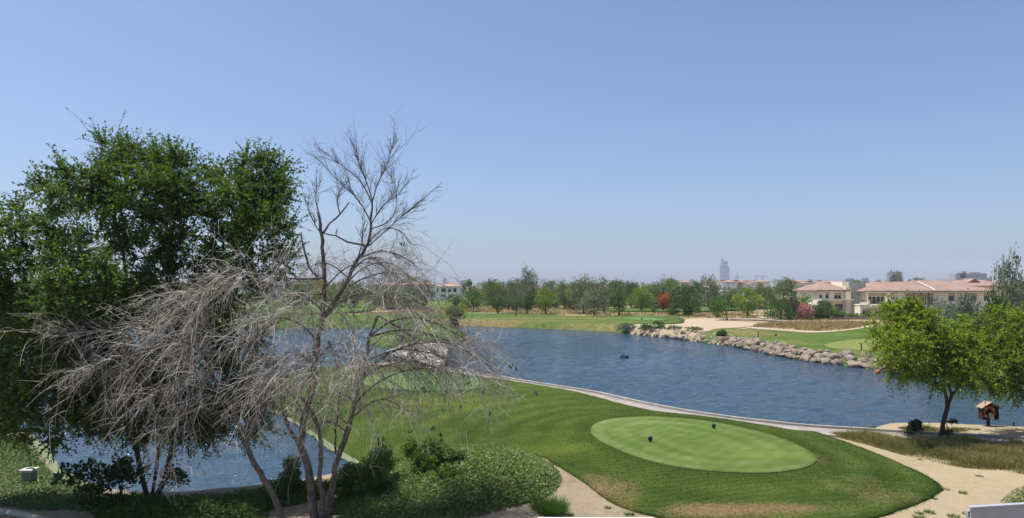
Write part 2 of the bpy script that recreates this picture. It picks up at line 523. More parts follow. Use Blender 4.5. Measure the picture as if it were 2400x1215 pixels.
# ------------------------------------------------------------------ laid regions
REGS = []
def region(name, poly, step, zoff, mat, label, cat='ground', skirt=.12, jit=0.0, attrs=None, zfun=None, kind='structure'):
    if zfun is None and skirt >= .1: REGS.append((np.asarray(poly), step))
    B = resample(poly, step)
    if jit: B = B + rng.normal(size=B.shape) * jit
    lo, hi = B.min(0), B.max(0)
    xs = np.arange(lo[0], hi[0], step); ys = np.arange(lo[1], hi[1], step)
    G = np.stack(np.meshgrid(xs, ys), -1).reshape(-1, 2)
    G = G + rng.uniform(-.2, .2, G.shape) * step
    G = G[inside(G, B)]
    if len(G): G = G[edge_dist(G, B) > .45 * step]
    P = np.vstack([B, G]); nb = len(B)
    vs, es, fs, *_ = geometry.delaunay_2d_cdt([Vector(q) for q in P.tolist()], [(i, (i + 1) % nb) for i in range(nb)], [list(range(nb))], 1, 1e-5)
    XY = np.array([(v.x, v.y) for v in vs])
    Z = (zfun(XY) if zfun else height(XY)) + zoff
    V = np.column_stack([XY, Z])
    T = np.array([list(f) for f in fs if len(f) == 3], int)
    a, b_, c_ = XY[T[:, 0]], XY[T[:, 1]], XY[T[:, 2]]
    cr = (b_[:, 0]-a[:, 0])*(c_[:, 1]-a[:, 1])-(b_[:, 1]-a[:, 1])*(c_[:, 0]-a[:, 0])
    T[cr < 0] = T[cr < 0][:, ::-1]
    F = [T]
    if skirt:
        ed = {}
        for tri in T:
            for k in range(3):
                ed[(tri[k], tri[(k+1) % 3])] = 1
        be = [(i, j) for (i, j) in ed if (j, i) not in ed]
        n0 = len(V); used = sorted({i for e in be for i in e}); mp_ = {u: n0 + k for k, u in enumerate(used)}
        V = np.vstack([V, V[used] - np.array([0, 0, skirt])])
        F.append(np.array([(j, i, mp_[i], mp_[j]) for i, j in be], int))
    at_ = {k: fn(V[:, :2]) for k, fn in (attrs or {}).items()}
    o = link(name, make_mesh(name, V, F, False, at_), mat)
    me = o.data
    sm = np.zeros(len(me.polygons), bool); sm[:len(T)] = True
    me.polygons.foreach_set('use_smooth', sm)
    tag(o, label, cat, kind=kind)
    return o

def blobs(lst, z=0.0):
    """soft patches given as (px, py, radius across in m, radius in depth in m, weight)"""
    B = [(un(px, py, z), rx, ry, w) for px, py, rx, ry, w in lst]
    def f(P):
        v = np.zeros(len(P))
        for c, rx, ry, w in B:
            d = P - c
            v += w * np.exp(-(d[:, 0] / rx) ** 2 - (d[:, 1] / ry) ** 2)
        return np.clip(v, 0, 1.3)
    return f
zero = lambda P: np.zeros(len(P))

m_lawn = turf('mown_rough_grass', (.032, .056, .012), (.062, .098, .020), (.110, .148, .036), (.25, .17, .085), (.2, 1), .07, .9)
m_tee = turf('close_mown_tee_grass', (.078, .128, .026), (.132, .198, .050), (.205, .268, .092), (.26, .2, .1), (.8, .6), .05, .5, fine=16)
m_fair = turf('far_fairway_grass', (.040, .080, .016), (.070, .118, .026), (.115, .150, .042), (.24, .17, .08), (.1, 1), .10, .1, dry_noise=.09, fine=2.2)
m_farlight = turf('far_tee_grass', (.075, .135, .045), (.105, .175, .06), (.14, .205, .08), (.26, .2, .1), (.1, 1), .08, .1, fine=2.2)
m_tan = turf('tan_green_grass', (.12, .15, .045), (.17, .19, .06), (.21, .215, .08), (.3, .22, .11), (.1, 1), .06, .1, fine=2.2)

ke = [KERB[i] + KN[i] * 1.75 for i in range(0, len(KERB), 3)]
edge_path = [q for q in ke if -4 < q[0] < 14.5]
edge_path = sorted(edge_path, key=lambda q: -q[0])          # from right to left along the path
LAWN = [un(*p, .0) for p in [(1960,1031),(2025,1056),(2095,1086),(2155,1112),(2196,1135),(2206,1147),(2190,1166),(2130,1194),(2060,1216),(1900,1238),
        (1700,1236),(1580,1224),(1520,1212),(1440,1190),(1400,1168),(1350,1140),(1300,1112),(1270,1085),(1200,1075),(1100,1080),(980,1085),(900,1082),(850,1078)]] + \
       [un(*p, WZ + .1) for p in [(832,1086),(798,1064),(742,1022),(692,987),(642,959),(602,938),(572,925),(606,904),(684,884),(764,870)]] + \
       [un(*p, .1) for p in [(870,855),(960,851),(1000,853)]] + edge_path[::-1] + [un(1900,1011,.0)]
LAWN = catmull(LAWN, True, 3)
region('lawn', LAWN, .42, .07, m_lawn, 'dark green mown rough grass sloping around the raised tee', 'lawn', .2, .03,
       {'dry': blobs([(1420,1165,1.2,1.0,.75),(1390,1140,.8,.6,.4),(1640,1207,1.1,.6,.75),(1760,1210,1.9,.5,.7),(1900,1206,2,.4,.35),(1880,1100,1.6,.9,.42),(1985,1150,3,1.0,.3),(2080,1180,1.6,.9,.4),
                      (850,1070,1.2,1.0,.8),(1250,1035,3,1.2,.2),(1900,1120,2,.6,.3),(690,984,1.5,1.5,.6),(1450,1200,.8,.5,.4)]),
        'lush': blobs([(1320,1075,1.6,1.3,.9),(1345,1040,1.5,.9,.5),(1600,982,1.6,.7,.7),(1000,960,4,3,.5),(1250,905,4,3,.5),(1050,950,5,2,.5),(1480,1180,.6,.5,.5),(900,1000,3,2,.4)]),
        'band': lambda P: np.sin(sdist(P, TEE) * 3.6 + 2.2 * vnoise(P[:, 0] * .3, P[:, 1] * .3)) * (.25 + .75 * vnoise(P[:, 0] * .15 + 3, P[:, 1] * .15)) - 1.6 * sstep(-.9, -.1, sdist(P, TEE))})  # mowing rings, plus a dark collar painting the shadow line at the tee edge
region('tee_box', TEE, .4, .10, m_tee, 'pale striped close-mown oval tee in the middle of the lawn', 'tee', .05, .0,
       {'dry': zero, 'band': lambda P: np.sin(np.clip(sdist(P, TEE), 0, 9) * 5.2 + .8 * vnoise(P[:, 0] * .6, P[:, 1] * .6)) * .85 * (1 - .7 * sstep(1.5, 4, sdist(P, TEE))) + .7 * sstep(8, 2, P[:, 0]) - .5 * sstep(.5, 4, sdist(P, TEE)) * sstep(5, 12, P[:, 0]), 'lush': blobs([(1800,1070,1.7,.9,.75),(1740,1045,2.2,.8,.4)], .45)})
FT = catmull([un(*p, .35) for p in [(846,892),(876,874),(960,866),(1050,871),(1120,884),(1146,900),(1130,912),(1050,918),(960,917),(880,909)]], True, 5)
region('distant_tee_box', FT, .8, .11, m_farlight, 'pale green tee on the peninsula seen through the bare branches', 'tee', .05, .0, {'dry': zero, 'lush': zero})

# far bank
FB = 0.35
FAIR = catmull([un(*p, WZ + .1) for p in [(300,772),(600,770),(900,768),(1000,767),(1080,764.6),(1150,765.5),(1250,769.5),(1350,773.5),(1440,778.5)]] +
               [un(*p, FB) for p in [(1475,771),(1480,762),(1560,761),(1600,757),(1601,749),(1570,742.5),(1500,740.5),(1400,742),(1350,741),(1300,739),(1200,736.5),(1100,734.5),(1000,735),(800,738),(600,740),(300,742)]], True, 4)
region('far_fairway', FAIR, 1.6, .10, m_fair, 'yellow-green fairway bank across the lake below the row of trees', 'fairway', .1, .0,
       {'dry': blobs([(1200,752,9,3,.6),(1130,758,8,4,.6),(1390,752,8,3,.5),(1290,746,9,2,.5),(1480,760,4,2,.4),(1050,755,6,4,.5),(1250,764,14,3,.5),(1400,768,8,3,.5),(1330,758,9,3,.45)], .0), 'lush': zero})
region('far_tee_strip', catmull([un(*p, FB) for p in [(1096,736.8),(1180,738.5),(1260,739.8),(1300,740.6),(1296,739.6),(1200,737.3),(1110,735.6)]], True, 4), 1.2, .16, m_farlight,
       'narrow pale tee strip along the top of the far bank', 'tee', .04, .0, {'dry': zero, 'lush': zero})
region('far_tee_patch', catmull([un(*p, FB) for p in [(1455,748.5),(1500,746.2),(1545,747.5),(1568,752),(1545,754),(1500,752)]], True, 4), 1.2, .16, m_farlight,
       'small pale tee patch on the far fairway beside the sand bunker', 'tee', .04, .0, {'dry': zero, 'lush': zero})
RF = catmull([un(*p, FB) for p in [(1692,771),(1760,773),(1850,776),(1905,779.5),(1960,778),(2010,773),(2060,766),(2200,757),(2500,757),(2900,775),(3000,930),(2700,915),(2400,890),(2200,868),
        (2090,855),(2000,845),(1920,835),(1850,824),(1780,809),(1720,795),(1680,788),(1640,784),(1660,777)]], True, 4)
region('right_fairway', RF, 1.0, .09, m_fair, 'green fairway on the right bank behind the boulder edging', 'fairway', .12, .0,
       {'dry': blobs([(1760,783,5,5,.5),(1720,776,4,3,.45),(1840,800,6,4,.3),(1930,825,4,3,.25),(2040,820,4,3,.3)], .3),
        'lush': blobs([(1960,785,8,4,.3),(2040,775,8,5,.3)], .3)})
region('fairway_pale_band', catmull([un(*p, FB + .1) for p in [(1800,790),(1880,786),(1980,787),(2080,785),(2200,785),(2200,830),(2100,834),(2000,826),(1900,808)]], True, 5), 1.0, .055, m_farlight,
       'lighter mown apron on the right bank around the tan green', 'fairway', .04, .0, {'dry': zero, 'lush': zero})
region('tan_putting_green', catmull([un(*p, FB + .1) for p in [(1932,803),(1965,796),(2030,792),(2110,791),(2200,795),(2200,815),(2100,818),(2020,813),(1960,810)]], True, 5), 1.0, .11, m_tan,
       'tan putting green on the right bank beside the yellow-green tree', 'green', .04, .0, {'dry': zero, 'lush': zero})
region('second_fairway', catmull([un(*p, FB) for p in [(1395,727.5),(1450,724.5),(1560,722),(1700,721),(1900,712),(1960,716),(1760,727),(1640,733),(1500,732.5),(1420,731)]], True, 4), 3.0, .30, m_fair,
       'distant green strip of fairway running behind the mid trees', 'fairway', .2, .0, {'dry': zero, 'lush': zero})
region('villa_lawn', catmull([un(*p, FB) for p in [(900,724),(960,712),(1010,704),(1060,703),(1096,712),(1098,724),(1000,726)]], True, 4), 3.0, .4, m_fair,
       'bright lawn below the white villa with the pink roof', 'lawn', .2, .0, {'dry': zero, 'lush': lambda P: np.full(len(P), .5)})
region('left_distant_lawn', catmull([un(*p, FB) for p in [(-300,745),(0,730),(300,718),(600,708),(860,706),(880,722),(840,734),(600,742),(300,744)]], True, 4), 4.0, .4, m_fair,
       'distant lawn glimpsed behind the drooping grey twigs', 'lawn', .2, .0, {'dry': blobs([(780,715,20,12,.5)], 0), 'lush': zero})

m_sand, t, b = nt('raked_bunker_sand')
p = pos(t)
f = mth(t, 'ADD', mth(t, 'MULTIPLY', noise(t, .3, 5, .6, p), .6), mth(t, 'MULTIPLY', noise(t, 4, 4, .7, p), .4))
t.links.new(ramp(t, f, [(.35, (.34, .27, .18)), (.65, (.41, .335, .235))]), b.inputs['Base Color'])
b.inputs['Roughness'].default_value = .95; b.inputs['Specular IOR Level'].default_value = .1
bump(t, b, f, .5, .1)
region('sand_bunker', catmull([un(*p, FB) for p in [(1470,763.5),(1510,760.5),(1560,762.5),(1602,759),(1600,752),(1616,748),(1650,746.5),(1690,748),(1722,753),(1770,757),(1806,762),(1770,766),
        (1740,769),(1695,771.5),(1662,777),(1620,776),(1560,772),(1500,769)]], True, 4), 1.2, .07, m_sand, 'broad pale sand bunker above the rocky bank', 'bunker', .1)
region('sand_strip', catmull([un(*p, FB) for p in [(1745,769),(1800,770),(1860,774),(1910,777),(1960,776),(2010,770.5),(2055,763),(2056,766.5),(2010,773.5),(1960,779),(1905,780.5),(1850,777),(1780,773)]], True, 4), 1.2, .15, m_sand,
       'curved pale sand strip between the tufted bed and the right fairway', 'bunker', .1)
region('far_sand_path', catmull([un(*p, FB) for p in [(1760,737),(1790,733),(1815,738),(1830,748),(1810,752),(1785,747)]], True, 4), 1.6, .15, m_sand,
       'small pale sand bunker left of the dark leaning tree', 'bunker', .1)
m_path = surf('pale_concrete_path', (.29, .258, .232), .85, .2, .8, .3, .01, .2, fine=22)
region('service_path', catmull([un(*p, FB) for p in [(1690,750.5),(1760,752),(1830,754.2),(1900,756),(1980,757),(1980,755.6),(1900,754.6),(1830,752.8),(1760,750.8),(1690,749.2)]], True, 4), 1.4, .22, m_path,
       'thin grey service path crossing behind the sand bunker', 'path', .1)

# path beside the lake, kerb and its retaining wall
kz = lambda P: np.zeros(len(P))
pathpoly = np.vstack([KERB + KN * .10, (KERB + KN * 1.9)[::-1]])
region('path', pathpoly, .5, .045, m_path, 'pale concrete buggy path curving along the near lake shore', 'path', .5, .0, None, kz)
m_kerb = surf('kerb_concrete', (.32, .295, .255), .8, .25, 1.2, .3, .01, .2)
m_wall = surf('lake_wall_stone', (.16, .14, .115), .9, .3, 1.5, .5, .03, .2)
ck = resample(KERB, .5, False); kt = unit(np.gradient(ck, axis=0)); kn = np.stack([kt[:, 1], -kt[:, 0]], 1)
if kn[len(kn)//2] @ KN[len(KN)//2] < 0: kn = -kn
def strip(prof, name, mat, parent=None):
    V = np.stack([np.column_stack([ck + kn * o, np.full(len(ck), z)]) for o, z in prof], 1)
    n, k = len(ck), len(prof)
    i = np.arange(n * k).reshape(n, k)
    F = np.stack([i[:-1], np.roll(i[:-1], -1, 1), np.roll(i[1:], -1, 1), i[1:]], -1).reshape(-1, 4)
    return link(name, make_mesh(name, V.reshape(-1, 3), F), mat, parent)
kerb = strip([(-.07, -.1), (.07, -.1), (.07, .14), (.055, .16), (-.055, .16), (-.07, .14)], 'kerb', m_kerb)
tag(kerb, 'pale concrete kerb between the path and the lake', 'kerb', kind='structure')
strip([(-.06, -1.7), (.06, -1.7), (.06, -.1), (-.06, -.1)], 'retaining_face', m_wall, kerb)

# island and the stone causeway to it
region('island', ISLE, .9, .06, m_fair, 'small grassy island with a pale stony tip behind the bare tree', 'island', .1, .0, {'dry': zero, 'lush': zero})
m_cause = surf('causeway_paving', (.40, .36, .33), .85, .16, .7, .4, .02, .2, fine=14)
cw = MB(); n = len(CAUSE)
cw.add([(x, y, .22) for x, y in CAUSE] + [(x, y, .05) for x, y in CAUSE], [list(range(n))] + [[(i + 1) % n, i, n + i, n + (i + 1) % n] for i in range(n)])
co = cw.build('causeway', m_cause)
if co.data.polygons[0].normal.z < 0: co.data.flip_normals()
tag(co, 'pale paved causeway crossing the channel towards the island', 'causeway', kind='structure')
cc = CAUSE.mean(0)
cw = MB(); q = cc + (CAUSE - cc) * .975
cw.add([(x, y, .05) for x, y in q] + [(x, y, -1.7) for x, y in q], [[(i + 1) % n, i, n + i, n + (i + 1) % n] for i in range(n)])
cw.build('retaining_face', m_wall, co)

# algae along the pond edge
m_algae = surf('pale_algae_scum', (.16, .185, .095), .7, .22, 3, .3, .02, .2)
al = catmull([un(*p, WZ) for p in [(640,965),(690,993),(740,1027),(800,1071),(826,1090)]], False, 10)
al = resample(al, .3, False); an = unit(np.gradient(al, axis=0)); an = np.stack([an[:, 1], -an[:, 0]], 1)
wv = .0 + .22 * vnoise(np.arange(len(al)) * .35, np.zeros(len(al)))
side = 1 if (an[5] @ (un(600, 1040, WZ) - al[5])) > 0 else -1
region('algae', np.vstack([al - side * an * .5, (al + side * an * wv[:, None])[::-1]]), .3, 0, m_algae, 'pale yellow-green algae floating along the pond edge', 'algae', .0, .05, None,
       lambda P: np.full(len(P), WZ + .05), 'stuff')
al = catmull([un(*p, WZ) for p in [(60,1015),(98,1050),(128,1088),(172,1128),(255,1155)]], False, 10)
al = resample(al, .3, False); an = unit(np.gradient(al, axis=0)); an = np.stack([an[:, 1], -an[:, 0]], 1)
wv = .0 + .3 * vnoise(np.arange(len(al)) * .35, np.zeros(len(al)) + 7)
side = 1 if (an[5] @ (un(300, 1060, WZ) - al[5])) > 0 else -1
region('algae', np.vstack([al - side * an * .5, (al + side * an * wv[:, None])[::-1]]), .3, 0, m_algae, 'pale algae fringe beside the ground cover at the lower left', 'algae', .0, .05, None,
       lambda P: np.full(len(P), WZ + .05), 'stuff')

# the base sheet is sunk a little below every sheet that lies on it
for poly_, st_ in REGS:
    lo_, hi_ = poly_.min(0), poly_.max(0)
    m_ = (GP > lo_).all(1) & (GP < hi_).all(1)
    ix = np.nonzero(m_)[0]
    if len(ix):
        dd = sdist(GP[ix], poly_)
        GZ[ix] -= .35 * sstep(.4, 1.6 if st_ < 3 else 12, dd)
ground = link('ground', make_mesh('ground', np.column_stack([GP, GZ]), GF, True, {'soil': soil, 'scrub': scrub}), m_ground)
tag(ground, 'pale sandy ground with brown soil and dry scrub reaching the horizon', 'ground', kind='structure')


# ------------------------------------------------------------------ buildings
m_cream = surf('cream_render', (.80, .73, .57), .9, .06, .6, .15, .01, .2)
m_white = surf('white_render', (.82, .81, .79), .9, .06, .5, .15, .01, .2)
m_grey = surf('grey_render', (.45, .46, .40), .9, .06, .6, .15, .01, .2)
m_tan = surf('tan_panel', (.40, .33, .225), .85, .08, 2, .2, .01, .2)
m_brown = surf('brown_column_stone', (.22, .15, .10), .85, .15, 2, .3, .02, .2)
m_frame = surf('white_window_frame', (.62, .61, .58), .6, .04, 3, 0)
m_rail = surf('dark_rail_metal', (.03, .03, .03), .5, .1, 3, 0)
m_glass, t, b = nt('dark_window_glass')
b.inputs['Base Color'].default_value = (.012, .015, .018, 1); b.inputs['Roughness'].default_value = .08; b.inputs['Specular IOR Level'].default_value = .5

def roofmat(name, c0, c1, c2):
    m, t, b = nt(name)
    co = objco(t)
    w = N(t, 'ShaderNodeTexWave', wave_type='BANDS', bands_direction='Z'); w.inputs['Scale'].default_value = 1.6; w.inputs['Distortion'].default_value = .4
    t.links.new(co, w.inputs['Vector'])
    w2 = N(t, 'ShaderNodeTexWave', wave_type='BANDS', bands_direction='X'); w2.inputs['Scale'].default_value = 1.1; w2.inputs['Distortion'].default_value = .3
    t.links.new(co, w2.inputs['Vector'])
    n1 = noise(t, 4.5, 3, .8, co); n2 = noise(t, .5, 4, .6, co)
    f = mth(t, 'ADD', mth(t, 'MULTIPLY', n1, .7), mth(t, 'MULTIPLY', n2, .3))
    t.links.new(ramp(t, f, [(.35, c0), (.5, c1), (.65, c2)]), b.inputs['Base Color'])
    b.inputs['Roughness'].default_value = .85; b.inputs['Specular IOR Level'].default_value = .2
    bump(t, b, mth(t, 'ADD', w.outputs['Fac'], w2.outputs['Fac']), .6, .08)
    return m
m_roof = roofmat('terracotta_roof_tile', (.20, .12, .09), (.30, .20, .155), (.39, .285, .23))
m_roofpale = roofmat('faded_pink_roof_tile', (.28, .165, .12), (.37, .24, .18), (.43, .30, .235))

def wall_grid(mb, x0, x1, z0, z1, y0, y1, ops):
    xs = sorted({x0, x1, *[v for o in ops for v in (o[0], o[1])]}); zs = sorted({z0, z1, *[v for o in ops for v in (o[2], o[3])]})
    for i in range(len(xs) - 1):
        run = None
        for j in range(len(zs) - 1):
            cx, cz = (xs[i] + xs[i+1]) / 2, (zs[j] + zs[j+1]) / 2
            solid = not any(o[0] < cx < o[1] and o[2] < cz < o[3] for o in ops)
            if solid and run is None: run = zs[j]
            if (not solid or j == len(zs) - 2) and run is not None:
                mb.box(xs[i], xs[i+1], y0, y1, run, zs[j+1] if solid else zs[j]); run = None

def window(root, x0, x1, z0, z1, y, panes=2, fw=.07, depth=.14):
    f = MB()
    yo = y + depth
    f.box(x0, x1, yo, yo + .06, z1 - fw, z1).box(x0, x1, yo, yo + .06, z0, z0 + fw)
    w = (x1 - x0) / panes
    for k in range(panes + 1):
        c = min(max(x0 + k * w, x0 + fw / 2), x1 - fw / 2)
        f.box(c - fw / 2, c + fw / 2, yo + .002, yo + .058, z0 + fw, z1 - fw)
    o = f.build('window', m_frame, root)
    for k in range(panes):
        MB().box(x0 + k * w + fw / 2, x0 + (k + 1) * w - fw / 2, yo + .03, yo + .045, z0 + fw, z1 - fw).build('pane', m_glass, o)
    return o

def villa_simple(name, px, py, D, wm, dm, hm, yaw, label, wallm, roofm, wins, roof_h=1.6, over=.5, group=None, extra=None, z=0.0):
    """block with a hip roof, windows on the front (x0,x1,z0,z1,panes fractions of width and metres)"""
    c = at(px, HY, D)
    root = empty(name, (c[0], c[1], z), yaw)
    mb = MB(); ops = [(x0 * wm - wm/2, x1 * wm - wm/2, a, b_) for x0, x1, a, b_, k in wins]
    wall_grid(mb, -wm/2, wm/2, -1, hm, 0, .3, ops)
    mb.box(-wm/2, wm/2, dm - .3, dm, -1, hm).box(-wm/2, -wm/2 + .3, .3, dm - .3, -1, hm).box(wm/2 - .3, wm/2, .3, dm - .3, -1, hm)
    mb.build('wall', wallm, root)
    MB().hip(-wm/2 - over, wm/2 + over, -over, dm + over, hm + .2, hm + .2 + roof_h).build('roof', roofm, root)
    for (x0, x1, a, b_, k), o in zip(wins, ops): window(root, o[0], o[1], a, b_, 0, k, .09)
    if extra: extra(root)
    tag(root, label, 'villa', group)
    return root

# the long cream villa on the right (front at 148 m)
Dv = 148.0
s = Dv / FPX
vx = lambda px: (px - CX) * s
vz = lambda py: CAMZ - (py - HY) * s
root = empty('villa', (vx(2180), Dv, 0)); X0 = vx(2180)
lx = lambda px: vx(px) - X0
eave = vz(684); ridge = vz(661)
up = [(2035,2074,687,714.6,4,1),(2088,2097,687,715,2,1),(2126,2139,688,716,2,1),(2146,2156,688,716,2,1),(2163,2173,688,716,2,1),(2178,2188,688,716,2,1),(2223,2238,688,707,1,1),(2260,2290,688,707,4,1),(2306,2320,688,707,2,1)]
lo = [(2078,2095,722.5,739,2,1),(2100,2140,722,739,4,1),(2160,2200,722,739,4,1),(2230,2290,722,739,4,1)]
mb = MB()
wall_grid(mb, lx(2031), lx(2326), -1, eave - .02, 0, .35, [(lx(a), lx(b_), vz(d), vz(c_)) for a, b_, c_, d, k, q in up + lo])
mb.box(lx(2031), lx(2031) + .35, .35, 11.6, -1, eave - .02).box(lx(2326) - .35, lx(2326), .35, 11.6, -1, eave - .02).box(lx(2031), lx(2326), 11.6, 12, -1, eave - .02)
mb.build('wall', m_cream, root)
for a, b_, c_, d, k, q in up + lo:
    hh = vz(c_) - vz(d)
    zt = vz(c_) - (.27 * hh if c_ < 700 else .28 * hh)
    window(root, lx(a), lx(b_), vz(d), zt, 0, k, .1, .2)
    MB().box(lx(a), lx(b_), .08, .2, zt + .004, vz(c_)).build('shutter_box', m_tan, root)
for a in (2139.5, 2157, 2173.5): MB().box(lx(a), lx(a) + .45, -.05, .08, vz(720), vz(687)).build('column', m_brown, root)
r = MB().hip(lx(2022), lx(2333), -.8, 12.8, eave + .2, ridge + .05, inset=5.2, th=.22).build('roof', m_roof, root)
MB().hip(lx(2140), lx(2334), 4.0, 16.8, eave + .3, vz(656.5), inset=6.2, th=.1).build('raised_roof', m_roof, r)
MB().bar((lx(2188), -.7, eave + .32), (lx(2184), 5.2, ridge + .12), .3, .06).build('flashing', m_frame, r)
MB().box(lx(2022.5), lx(2332.5), -.78, -.72, eave - .14, eave + .02).build('fascia', m_frame, r)
# front ground-floor terrace wing with balcony
mb = MB()
tw = [(2008,2032,722.5,739,3),(2035.5,2074,722.5,739,4)]
wall_grid(mb, lx(2003), lx(2100), -1, vz(715.5), -2.4, -2.1, [(lx(a), lx(b_), vz(d), vz(c_)) for a, b_, c_, d, k in tw])
mb.box(lx(2003), lx(2003) + .3, -2.1, 0, -1, vz(715.5))
bal = mb.build('terrace_wing', m_cream, root)
for a, b_, c_, d, k in tw:
    window(root, lx(a), lx(b_), vz(d), vz(c_ + 5), -2.4, k, .1, .15)
    MB().box(lx(a), lx(b_), -2.34, -2.2, vz(c_ + 5) + .004, vz(c_)).build('shutter_box', m_tan, root)
MB().box(lx(2002), lx(2101), -2.6, -.02, vz(715.4), vz(713)).build('balcony_slab', m_cream, root)
MB().box(lx(2062), lx(2077), -3.0, -2.4, vz(719), vz(702.5)).build('balcony_pier', m_cream, root)
MB().box(lx(2025), lx(2062), -3.0, -2.61, vz(719.5), vz(714)).build('balcony_ledge', m_cream, root)
MB().box(lx(2020.5), lx(2025), -2.6, -2.3, vz(713) + .003, vz(702.8)).build('balcony_post', m_cream, root)
for a, b_ in ((2004, 2020), (2026, 2061), (2079, 2100)):
    mb = MB().box(lx(a), lx(b_), -2.55, -2.5, vz(704) - .05, vz(704) + .03)
    for xx in np.arange(lx(a) + .05, lx(b_), .35): mb.box(xx, xx + .03, -2.54, -2.51, vz(713) + .003, vz(704) - .05)
    mb.build('balcony_rail', m_rail, root)
tag(root, 'long two-storey cream villa with terracotta hip roof and a balcony', 'villa')

# grey flat-roofed block between the two villas
g = empty('villa_wing', (vx(2015), Dv + 3, 0)); lx2 = lambda px: (px - 2015) * (Dv + 3) / FPX
z2 = lambda py: CAMZ - (py - HY) * (Dv + 3) / FPX
mb = MB(); wall_grid(mb, lx2(2005), lx2(2045), -1, z2(661.5), 0, .3, [(lx2(2010), lx2(2015.5), z2(701), z2(685))]); mb.box(lx2(2005), lx2(2045), 7.7, 8, -1, z2(661.5))
mb.box(lx2(2045) - .3, lx2(2045), .3, 7.7, -1, z2(661.5)).box(lx2(2005), lx2(2005) + .3, .3, 7.7, -1, z2(661.5)).box(lx2(2005) + .3, lx2(2045) - .3, .3, 7.7, z2(663.5), z2(663)); mb.build('wall', m_grey, g)
window(g, lx2(2010), lx2(2015.5), z2(701), z2(690), 0, 1, .07); MB().box(lx2(2010), lx2(2015.5), .05, .2, z2(690) + .004, z2(685)).build('shutter_box', m_tan, g)
mb = MB().box(lx2(1992), lx2(2004.9), -1.2, 6, -1, z2(674)).box(lx2(1993), lx2(2004.9), .5, 6, z2(674), z2(661)); mb.build('side_wall', m_cream, g)
mb = MB().box(lx2(2045.1), lx2(2120), 9, 16, -1, z2(661.8)); mb.build('rear_wall', m_cream, g)
tag(g, 'flat-roofed grey-green block standing between the two cream villas', 'villa wing')

# left cream villa with its own hip roof
D3 = 150.0; s3 = D3 / FPX
l3 = empty('villa', ((1952 - CX) * s3, D3, 0), R(8)); l_ = lambda px: (px - 1952) * s3; z3 = lambda py: CAMZ - (py - HY) * s3
mb = MB()
w3 = [(1920,1930,714,728,2),(1936,1950,712,730,2),(1958,1978,712,730,3),(1918,1926,690,699,1),(1933.5,1942,685,701,1),(1956,1974,686,702,2)]
wall_grid(mb, l_(1914), l_(1993), -1, z3(682), 0, .3, [(l_(a), l_(b_), z3(d), z3(c_)) for a, b_, c_, d, k in w3])
mb.box(l_(1914), l_(1914) + .3, .3, 8, -1, z3(682)).box(l_(1993) - .3, l_(1993), .3, 8, -1, z3(682)).box(l_(1914), l_(1993), 8, 8.3, -1, z3(682))
mb.build('wall', m_cream, l3)
for a, b_, c_, d, k in w3:
    zt = z3(c_) if a in (1918, 1920, 1936, 1958) else z3(c_ + 5.5)
    window(l3, l_(a), l_(b_), z3(d), zt, 0, k, .08)
    if a not in (1918, 1920, 1936, 1958): MB().box(l_(a), l_(b_), .05, .2, zt + .004, z3(c_)).build('shutter_box', m_tan, l3)
MB().hip(l_(1907), l_(1997), -.7, 9, z3(680), z3(661.5), inset=3.6, th=.25).build('roof', m_roof, l3)
MB().box(l_(1912), l_(1993), -1.6, -.02, z3(704), z3(701.5)).build('balcony_slab', m_cream, l3)
MB().box(l_(1915), l_(1917), -1.5, -1.3, -1, z3(704)).build('column', m_cream, l3)
tag(l3, 'smaller cream villa with red hip roof beside white-flowering shrubs', 'villa')

# roofs further right
r5 = empty('villa', ((2300 - CX) * 175 / FPX, 175, 0)); k5 = 175 / FPX
MB().box(-56*k5, 60*k5, 0, 10, -1, CAMZ - (671-HY)*k5).build('wall', m_cream, r5)
rr = MB().hip(-62*k5, 70*k5, -.7, 10.7, CAMZ - (670-HY)*k5, CAMZ - (656-HY)*k5, inset=4).build('roof', m_roof, r5)
MB().add([(-16*k5, 2.2, CAMZ-(661-HY)*k5), (12*k5, 2.2, CAMZ-(661-HY)*k5), (-2*k5, 2.2, CAMZ-(653-HY)*k5), (-16*k5, 6, CAMZ-(661-HY)*k5), (12*k5, 6, CAMZ-(661-HY)*k5), (-2*k5, 6, CAMZ-(653-HY)*k5)],
         [(0,1,2),(3,5,4),(0,2,5,3),(2,1,4,5),(1,0,3,4)]).build('dormer', m_roof, rr)
tag(r5, 'red tiled roof with a small gable rising behind the long villa', 'villa')

# garden wall with pillars and clipped hedge
m_gwall = surf('pinkish_garden_wall', (.33, .215, .16), .9, .12, 1.2, .3, .02, .2)
gw = empty('garden_wall', ((2020 - CX) * 141 / FPX, 141, 0)); kg = 141 / FPX
zt = CAMZ - (743.5 - HY) * kg
MB().box(-72*kg, 160*kg, 0, .25, -.6, zt).build('wall_panel', m_gwall, gw)
for px in (1950, 1984, 2019, 2060, 2100, 2142):
    q = MB().box((px-2020)*kg - .25, (px-2020)*kg + .25, -.1, .35, -.6, zt + .16).build('pillar', m_gwall, gw)
    MB().box((px-2020)*kg - .32, (px-2020)*kg + .32, -.17, .42, zt + .163, zt + .26).build('cap', m_kerb, q)
tag(gw, 'pinkish garden wall with capped pillars below the long villa', 'wall')

